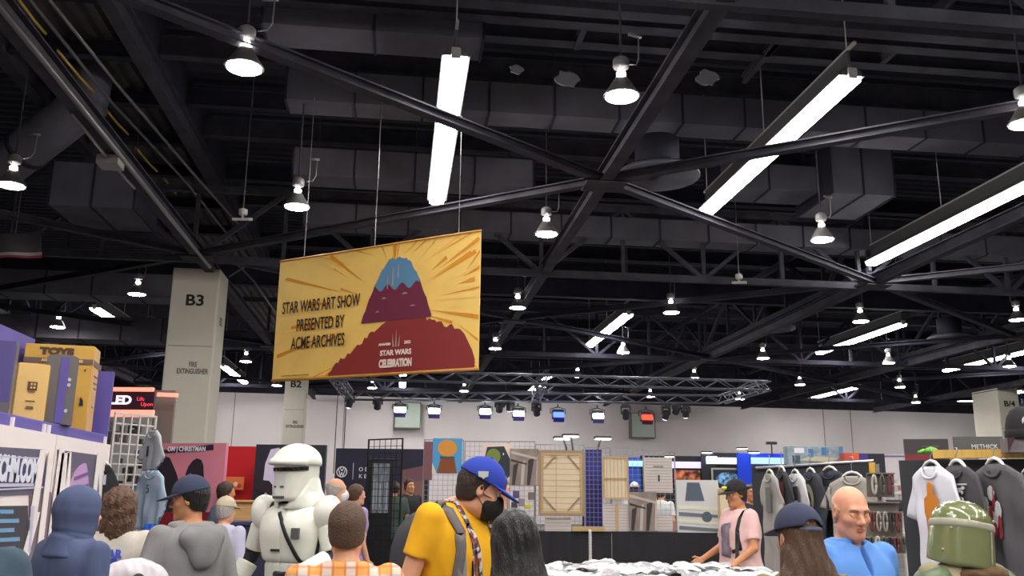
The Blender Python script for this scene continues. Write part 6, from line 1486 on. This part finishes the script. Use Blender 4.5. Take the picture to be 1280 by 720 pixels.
fc = cut(s_stack([(1.435, .105, .095, -.02), (1.47, .088, .082, -.02), (1.505, .080, .078, -.018)], 2.1, .004), s_cone((0, -.016, 1.38), (0, -.012, 1.6), .060, .062), plane((0, .05, 1.49), (0, 1, .25)), k=.006); sdf_obj('collar', fc, (-.13, -.14, 1.4), (.13, .12, 1.54), .005, PL, F.root); finish(F, KHAKI)

# --- man in the yellow t-shirt
F = Fig(575, 578, 4.6, D(-130), 'man in a yellow t-shirt, blue cap and black mask, looking right', FAIR, 1.16, head=(D(44), D(-20), 0), duck=.07, arms={1: ((.285, -.05, 1.14), (.275, .05, .90)), -1: ((-.27, .0, 1.14), (-.24, .14, .93))})
F.body(); YT = cloth('mustard', 232, 172, 24); F.top('t_shirt', YT, 'short', slen=.58, hem=.80, thick=.016, amp=.007, seed=12, neck=.070); F.hair(HDBR, 'short', t=.009); F.face(brow=(40, 30, 24))
F.cap(cloth('cap_royal', 40, 62, 164, bs=160), tilt=D(-4))
R_, T_ = F.HR, F.HT
mk = cut(u_([s_ell((0, .052, -.058), (.066, .078, .070)), s_cone((0, .105, -.012), (0, .112, -.075), .012, .016)], .02), s_ell((0, -.01, -.03), (.0655, .078, .13)), k=.006); mk = keep(mk, plane((0, .085, .002), (0, -.55, 1)), k=.006)
M_ = sdf_obj('face_mask', mk, (-.09, -.03, -.14), (.09, .15, .03), .0045, flat('mask_black', 22, 22, 25, .8), F.root, R_, T_)
for sd in (-1, 1):
    for a in ((sd*.062, .055, -.02), (sd*.058, .05, -.085)): m = MB(); m.tube([T_+R_@V3(*a), T_+R_@V3(sd*.072, .02, (a[2]-.01)*.6), T_+R_@V3(sd*.080, -.018, .0 if a[2] > -.05 else -.03)], .0022, 6); m.build('ear_loop', flat('mask_black', 22, 22, 25), M_, True)
hc = s_ell((0, -.014, .040), (.094, .116, .110)); hq = xf(hc, R_, T_)
q_ = hit(hq, tuple(T_+R_@V3(.3, -.02, .062)), tuple(R_@V3(-1, 0, 0))); n_ = normal(hq, q_)
m = MB(); z_ = V3(0, 0, 1); x_ = np.cross(z_, n_); x_ /= np.linalg.norm(x_); u__ = np.cross(n_, x_); MM = Matrix(((x_[0], -n_[0], u__[0], 0), (x_[1], -n_[1], u__[1], 0), (x_[2], -n_[2], u__[2], 0), (0, 0, 0, 1))); MM.translation = Vector(q_+n_*.002)
m.prism([(-.024, .016), (.024, .016), (.022, -.008), (.008, -.012), (0, -.02), (-.008, -.012), (-.022, -.008)], .006, MM); m.build('cap_badge', flat('badge_silver', 176, 178, 172), F.root)
LAN = bpy.data.materials.new('lanyard_print'); LAN.use_nodes = True; nt = LAN.node_tree; b = nt.nodes['Principled BSDF']; tc = nt.nodes.new('ShaderNodeTexCoord'); vo = nt.nodes.new('ShaderNodeTexVoronoi'); vo.inputs['Scale'].default_value = 55; r = nt.nodes.new('ShaderNodeValToRGB'); nt.links.new(tc.outputs['Object'], vo.inputs['Vector']); nt.links.new(vo.outputs['Color'], r.inputs[0]); r.color_ramp.interpolation = 'CONSTANT'; r.color_ramp.elements[0].color = (*rgb(74, 58, 74), 1); r.color_ramp.elements[1].color = (*rgb(200, 190, 194), 1); r.color_ramp.elements[1].position = .62; e = r.color_ramp.elements.new(.45); e.color = (*rgb(150, 70, 70), 1); nt.links.new(r.outputs[0], b.inputs['Base Color'])
tf = u_([F.topf, s_cone((0, -.015, 1.44), (0, -.012, 1.56), .064, .060)], .02)
ribbon('lanyard', tf, [(.078, .0, 1.62), (.082, .4, 1.46), (.075, .5, 1.38), (.055, .5, 1.25), (.03, .5, 1.12), (.012, .5, 1.0)], [(0, -.2, -1), (0, -1, -.2), (0, -1, 0), (0, -1, 0), (0, -1, 0)], .024, LAN, F.root, .004)
ribbon('lanyard', tf, [(-.078, .0, 1.62), (-.082, .4, 1.46), (-.075, .5, 1.38), (-.055, .5, 1.25), (-.03, .5, 1.12), (-.012, .5, 1.0)], [(0, -.2, -1), (0, -1, -.2), (0, -1, 0), (0, -1, 0), (0, -1, 0)], .024, LAN, F.root, .004)
finish(F, JEANS)
BP = cloth('pack_charcoal', 62, 62, 70); BPS = cloth('pack_strap', 106, 98, 100)
pk_ = empty('backpack', F.root.location, F.root.rotation_euler.z, 'dark grey backpack worn by the man in the yellow t-shirt', 'backpack'); pk_.scale = F.root.scale
pf = rumple(u_([s_ell((0, -.245, 1.20), (.165, .10, .25)), s_ell((0, -.31, 1.12), (.12, .06, .14))], .04), .006, 26, 4); sdf_obj('pack_body', pf, (-.2, -.4, .92), (.2, -.12, 1.48), .009, BP, pk_)
for sd in (1, -1): ribbon('shoulder_strap', F.topf, [(sd*.135, -.4, 1.36), (sd*.125, -.06, 1.7), (sd*.128, .03, 1.7), (sd*.140, .5, 1.36), (sd*.150, .5, 1.25), (sd*.165, .35, 1.12), (sd*.19, .1, 1.06)], [(0, 1, 0), (0, 0, -1), (0, -.3, -1), (0, -1, 0), (0, -1, 0), (-sd*.4, -1, 0), (-sd, 0, 0)], .045, BPS, pk_, .003, .012)

# --- man in dark grey behind him
F = Fig(615, 588, 5.3, D(-30), 'man in a dark grey t-shirt half hidden behind the yellow t-shirt', FAIR, 1.2, head=(D(-14), D(-4), 0))
F.body(); F.top('t_shirt', cloth('ash_grey', 78, 76, 78), 'short', hem=.80, thick=.018, amp=.006, seed=14); F.hair(HDBR, 'short', t=.010); F.face(); finish(F, JEANS)

# --- black haired woman
F = Fig(646, 641, 3.5, D(28), 'woman with chin-length black hair and a cream top', OLIVE, .98, female=True, head=(D(-6), D(-10), 0))
F.body(); F.top('top', cloth('cream', 226, 216, 196), 'short', hem=.82, seed=16); F.hair(HBLK, 'long', .235, amp=.0022, name='black_hair'); finish(F)

# --- woman in the navy cap with long brown hair
F = Fig(998, 638, 3.55, D(26), 'woman in a navy cap with long wavy brown hair and an olive jacket', FAIR, 1.0, female=True, head=(D(8), D(-4), 0))
F.body(); F.top('jacket', cloth('olive_tan', 126, 110, 66), 'long', hem=.80, thick=.024, amp=.007, seed=18); F.hair(HBRN, 'long', .46, amp=.003, name='brown_hair', capped=True, flow=.05); F.cap(cloth('cap_ink', 54, 58, 84, bs=150), back_open=True, bm_=cloth('cap_slate', 84, 92, 112)); finish(F, JEANS)

# --- bald man in the blue polo shirt
F = Fig(1056, 608, 4.35, D(-138), 'bald man in a bright blue polo shirt, looking down', PINKF, 1.06, head=(D(-14), D(-13), 0))
F.body(); BP_ = cloth('polo_blue', 96, 146, 220); F.top('polo_shirt', BP_, 'short', hem=.80, thick=.018, amp=.006, seed=20, neck=.068, extra=lambda f: cut(f, s_ell((0, .13, 1.42), (.016, .07, .085)), k=.006)); F.hair(mat('hair_thin_grey', rgb(196, 156, 136), .8), 'bald', t=.004, amp=.001); F.face(closed=True, brow=(170, 128, 104), lips=(186, 112, 98))
fc = cut(s_stack([(1.425, .118, .108, -.005), (1.465, .094, .090, -.012), (1.51, .086, .084, -.014)], 2.1, .004), s_cone((0, -.016, 1.36), (0, -.008, 1.6), .062, .064), s_ell((0, .13, 1.47), (.045, .10, .10)), k=.006); sdf_obj('collar', fc, (-.14, -.14, 1.39), (.14, .14, 1.55), .005, BP_, F.root)
finish(F, KHAKI)

# --- green helmet
F = Fig(1197, 650, 4.35, D(40), 'person in a glossy green helmet with a grey band at the lower right', OLIVE, 1.0, head=(D(0), D(-2), D(10)), up=-.045)
F.body(); R_, T_ = F.HR, F.HT
GRN = mat('helmet_green', rgb(116, 122, 82), .22, coat=.8, var=.05, vscale=8); BAND = flat('helmet_band', 164, 160, 142, .4)
gh = u_([s_ell((0, -.005, .058), (.138, .158, .112)), s_stack([(-.175, .150, .170, -.006), (-.08, .146, .164, -.005), (.03, .140, .158, -.005), (.07, .137, .156, -.005)], 2.15, .004)], .006); gh = cut(gh, s_ell((0, .01, -.20), (.125, .14, .12)), k=.004)
gh = keep(gh, plane((0, 0, -.16), (0, .18, -1)))
gh = (lambda g: (lambda P: g(P)+.007*(np.exp(-((P[:, 0]-.05)/.005)**2)*(P[:, 2] < .02)*(P[:, 1] < 0))))(gh)
G_ = sdf_obj('helmet', gh, (-.18, -.2, -.2), (.18, .2, .19), .0048, GRN, F.root, R_, T_)
bnd = cut(s_stack([(.014, .1465, .1645, -.005), (.066, .1440, .1610, -.005)], 2.15, .002), s_stack([(.0, .135, .152, -.005), (.1, .135, .152, -.005)], 2.15), k=.001); sdf_obj('band', bnd, (-.17, -.19, .0), (.17, .19, .1), .0045, BAND, G_, R_, T_)
gq = xf(gh, R_, T_)
for a, d_ in (((-.4, -.25, .01), (.85, .5, 0)), ((.2, -.4, .12), (-.4, 1, -.15)), ((-.38, -.1, -.10), (1, .2, 0))):
    q_ = hit(gq, tuple(T_+R_@V3(*a)), tuple(R_@V3(*d_))); m = MB(); m.lathe([(0, -.007), (.006, -.005), (.008, 0), (.006, .005), (0, .007)], 12, q_); m.build('rivet', BAND, G_, True)
ribbon('visor', gq, [tuple(T_+R_@V3(x, .5, .0)) for x in (-.09, 0, .09)], [tuple(R_@V3(-x*3, -1, 0)) for x in (-.09, 0, .09)], .032, flat('visor_black', 14, 14, 16), G_, .001, .004)
ribbon('visor', gq, [tuple(T_+R_@V3(0, .5, z)) for z in (-.01, -.07, -.13)], tuple(R_@V3(0, -1, 0)), .03, flat('visor_black', 14, 14, 16), G_, .001, .004)
ribbon('groove', gq, [tuple(T_+R_@V3(.055, -.5, z)) for z in (.02, -.06, -.14)], tuple(R_@V3(0, 1, 0)), .008, BAND, G_, -.002, .003)
SU = cloth('flak_sand', 150, 140, 112); F.top('flight_suit', SU, 'long', hem=.80, thick=.022, amp=.006, seed=22)
for sd in (-1, 1):
    sh = F.arms[sd][0]; sp_ = rumple(s_ell(tuple(sh+V3(sd*.0, -.01, -.015)), (.095, .10, .065), roty(sd*.35)), .002); o = sdf_obj('shoulder_pad', sp_, tuple(sh-.16), tuple(sh+.16), .007, flat('pad_green', 92, 108, 78, .4), F.root)
sc = rumple(s_ell((.03, -.07, 1.44), (.15, .11, .055)), .010, 40, 6, 1); sdf_obj('brown_scarf', sc, (-.2, -.25, 1.34), (.25, .1, 1.54), .007, cloth('fur_brown', 120, 90, 62, bump=.8), F.root); finish(F, KHAKI)

# --- man in the pink shirt further back
F = Fig(922, 604, 9.3, D(122), 'man in a pale pink shirt and black cap walking left before the draped counter', TAN, 1.12, H=1.82, head=(D(4), D(-8), 0), arms={-1: ((-.26, .02, 1.14), (-.25, .26, .98)), 1: ((.26, .04, 1.14), (.20, .30, 1.02))}, h=.009)
F.body(); F.top('pink_shirt', cloth('shell_pink', 226, 186, 184), 'short', hem=.62, thick=.03, amp=.010, seed=24, neck=.08); F.hair(HDBR, 'short'); F.face(); F.cap(cloth('cap_black', 36, 34, 40)); finish(F)
m = MB(); q_ = F.HT+F.HR@V3(0, .118, .075); m.lathe([(0, -.02), (.02, -.016), (.026, 0), (.02, .016), (0, .02)], 12, q_); m.build('cap_badge', flat('badge_yellow', 214, 200, 70), F.root, True)
decal('printed_art', F.topf, (.06, .6, 1.22), (0, -1, 0), '#', flat('print_plumgrey', 110, 96, 116), .22, F.root, .9, .2, .01) if False else ribbon('printed_art', F.topf, [(-.02, .6, 1.36), (-.04, .6, 1.22), (-.02, .6, 1.05)], (0, -1, 0), .14, mat('print_plumgrey', rgb(128, 112, 128), .9, var=.35, vscale=14), F.root, .001, .003)
ribbon('bag_strap', F.topf, [(-.16, -.1, 1.7), (-.165, .12, 1.6), (-.17, .5, 1.3), (-.19, .3, 1.1)], [(0, 0, -1), (0, -.6, -1), (0, -1, 0), (.6, -1, 0)], .035, STRAP, F.root, .004)
t = bd_at('black_bag', 945, 958, 648, 690, 9.5, 9.5, .14, flat('bag_black', 34, 32, 36, .7), 'black bag hanging at the back of the man in the pink shirt', 'bag', bev=.02) if False else None

# --- people further away
def far(px, py, d, rz, label, sk, top, col, hair, style='short', sleeve='short', g=1.0, head=(0, 0, 0), cap=None, pants=BLACKT, H=None, female=False, mask=None, length=.2, face=True):
    F = Fig(px, py, d, D(rz), label, sk, g, h=.012, head=head, H=H, female=female); F.body(); F.top(top, cloth('far_%d_%d_%d' % col, *col), sleeve, hem=.80, seed=int(px))
    if hair: F.hair(hair, style, length)
    if cap: F.cap(cloth('cap_%d_%d' % cap[:2], *cap))
    if mask: sdf_obj('face_mask', cut(s_ell((0, .055, -.06), (.066, .074, .066)), s_ell((0, -.01, -.03), (.064, .08, .13)), k=.006), (-.09, -.03, -.14), (.09, .15, .03), .006, flat('mask_%d' % mask[0], *mask), F.root, F.HR, F.HT)
    if face and not mask: F.face()
    F.trousers(pants); F.shoes(SHOE); return F
far(283, 603, 11.15, -60, 'dark haired man in a blue grey shirt before the red wall', TAN, 'shirt', (108, 118, 140), HDBR)
far(283, 627, 8.6, -40, 'person in a beige cap and lavender shirt below the red wall', FAIR, 'shirt', (186, 184, 208), HGRY, cap=(196, 182, 158), sleeve='long', H=1.60)
far(421, 598, 10.2, -75, 'bald man with a white mask behind the white armour', FAIR, 'shirt', (196, 188, 190), HGRY, 'bald', mask=(226, 226, 228), g=1.1)
far(446, 606, 11.4, -60, 'person with brown hair and a purple shirt before the midnight wall', FAIR, 'shirt', (168, 140, 190), HBRN, female=True)
far(493, 602, 17.5, 20, 'person in a dark green shirt beside the display case', OLIVE, 'shirt', (62, 78, 70), HDBR)
far(512, 599, 18.4, -150, 'person in a black jacket before the midnight wall', OLIVE, 'jacket', (40, 38, 44), HDBR, sleeve='long')
far(793, 604, 20.5, 10, 'person in a white cap behind the lower grey helmet print', FAIR, 'shirt', (196, 196, 204), HDBR, cap=(220, 220, 222))
far(826, 609, 19.5, -20, 'person in a white t-shirt and jeans behind the narrow pale board', FAIR, 'shirt', (214, 214, 216), HDBR, pants=cloth('jeans_mid', 70, 86, 120))
far(871, 601, 20.0, 10, 'grey haired man in a pale pink shirt behind the white cutout print', FAIR, 'shirt', (226, 206, 212), HGRY, g=1.15)
far(892, 601, 21.5, -140, 'grey haired person with a pale mask behind the white cutout print', FAIR, 'shirt', (186, 176, 186), HGRY, mask=(196, 200, 214))
far(938, 606, 14.5, -160, 'dark haired man facing this way behind the man in the pink shirt', TAN, 'shirt', (46, 46, 56), HDBR)
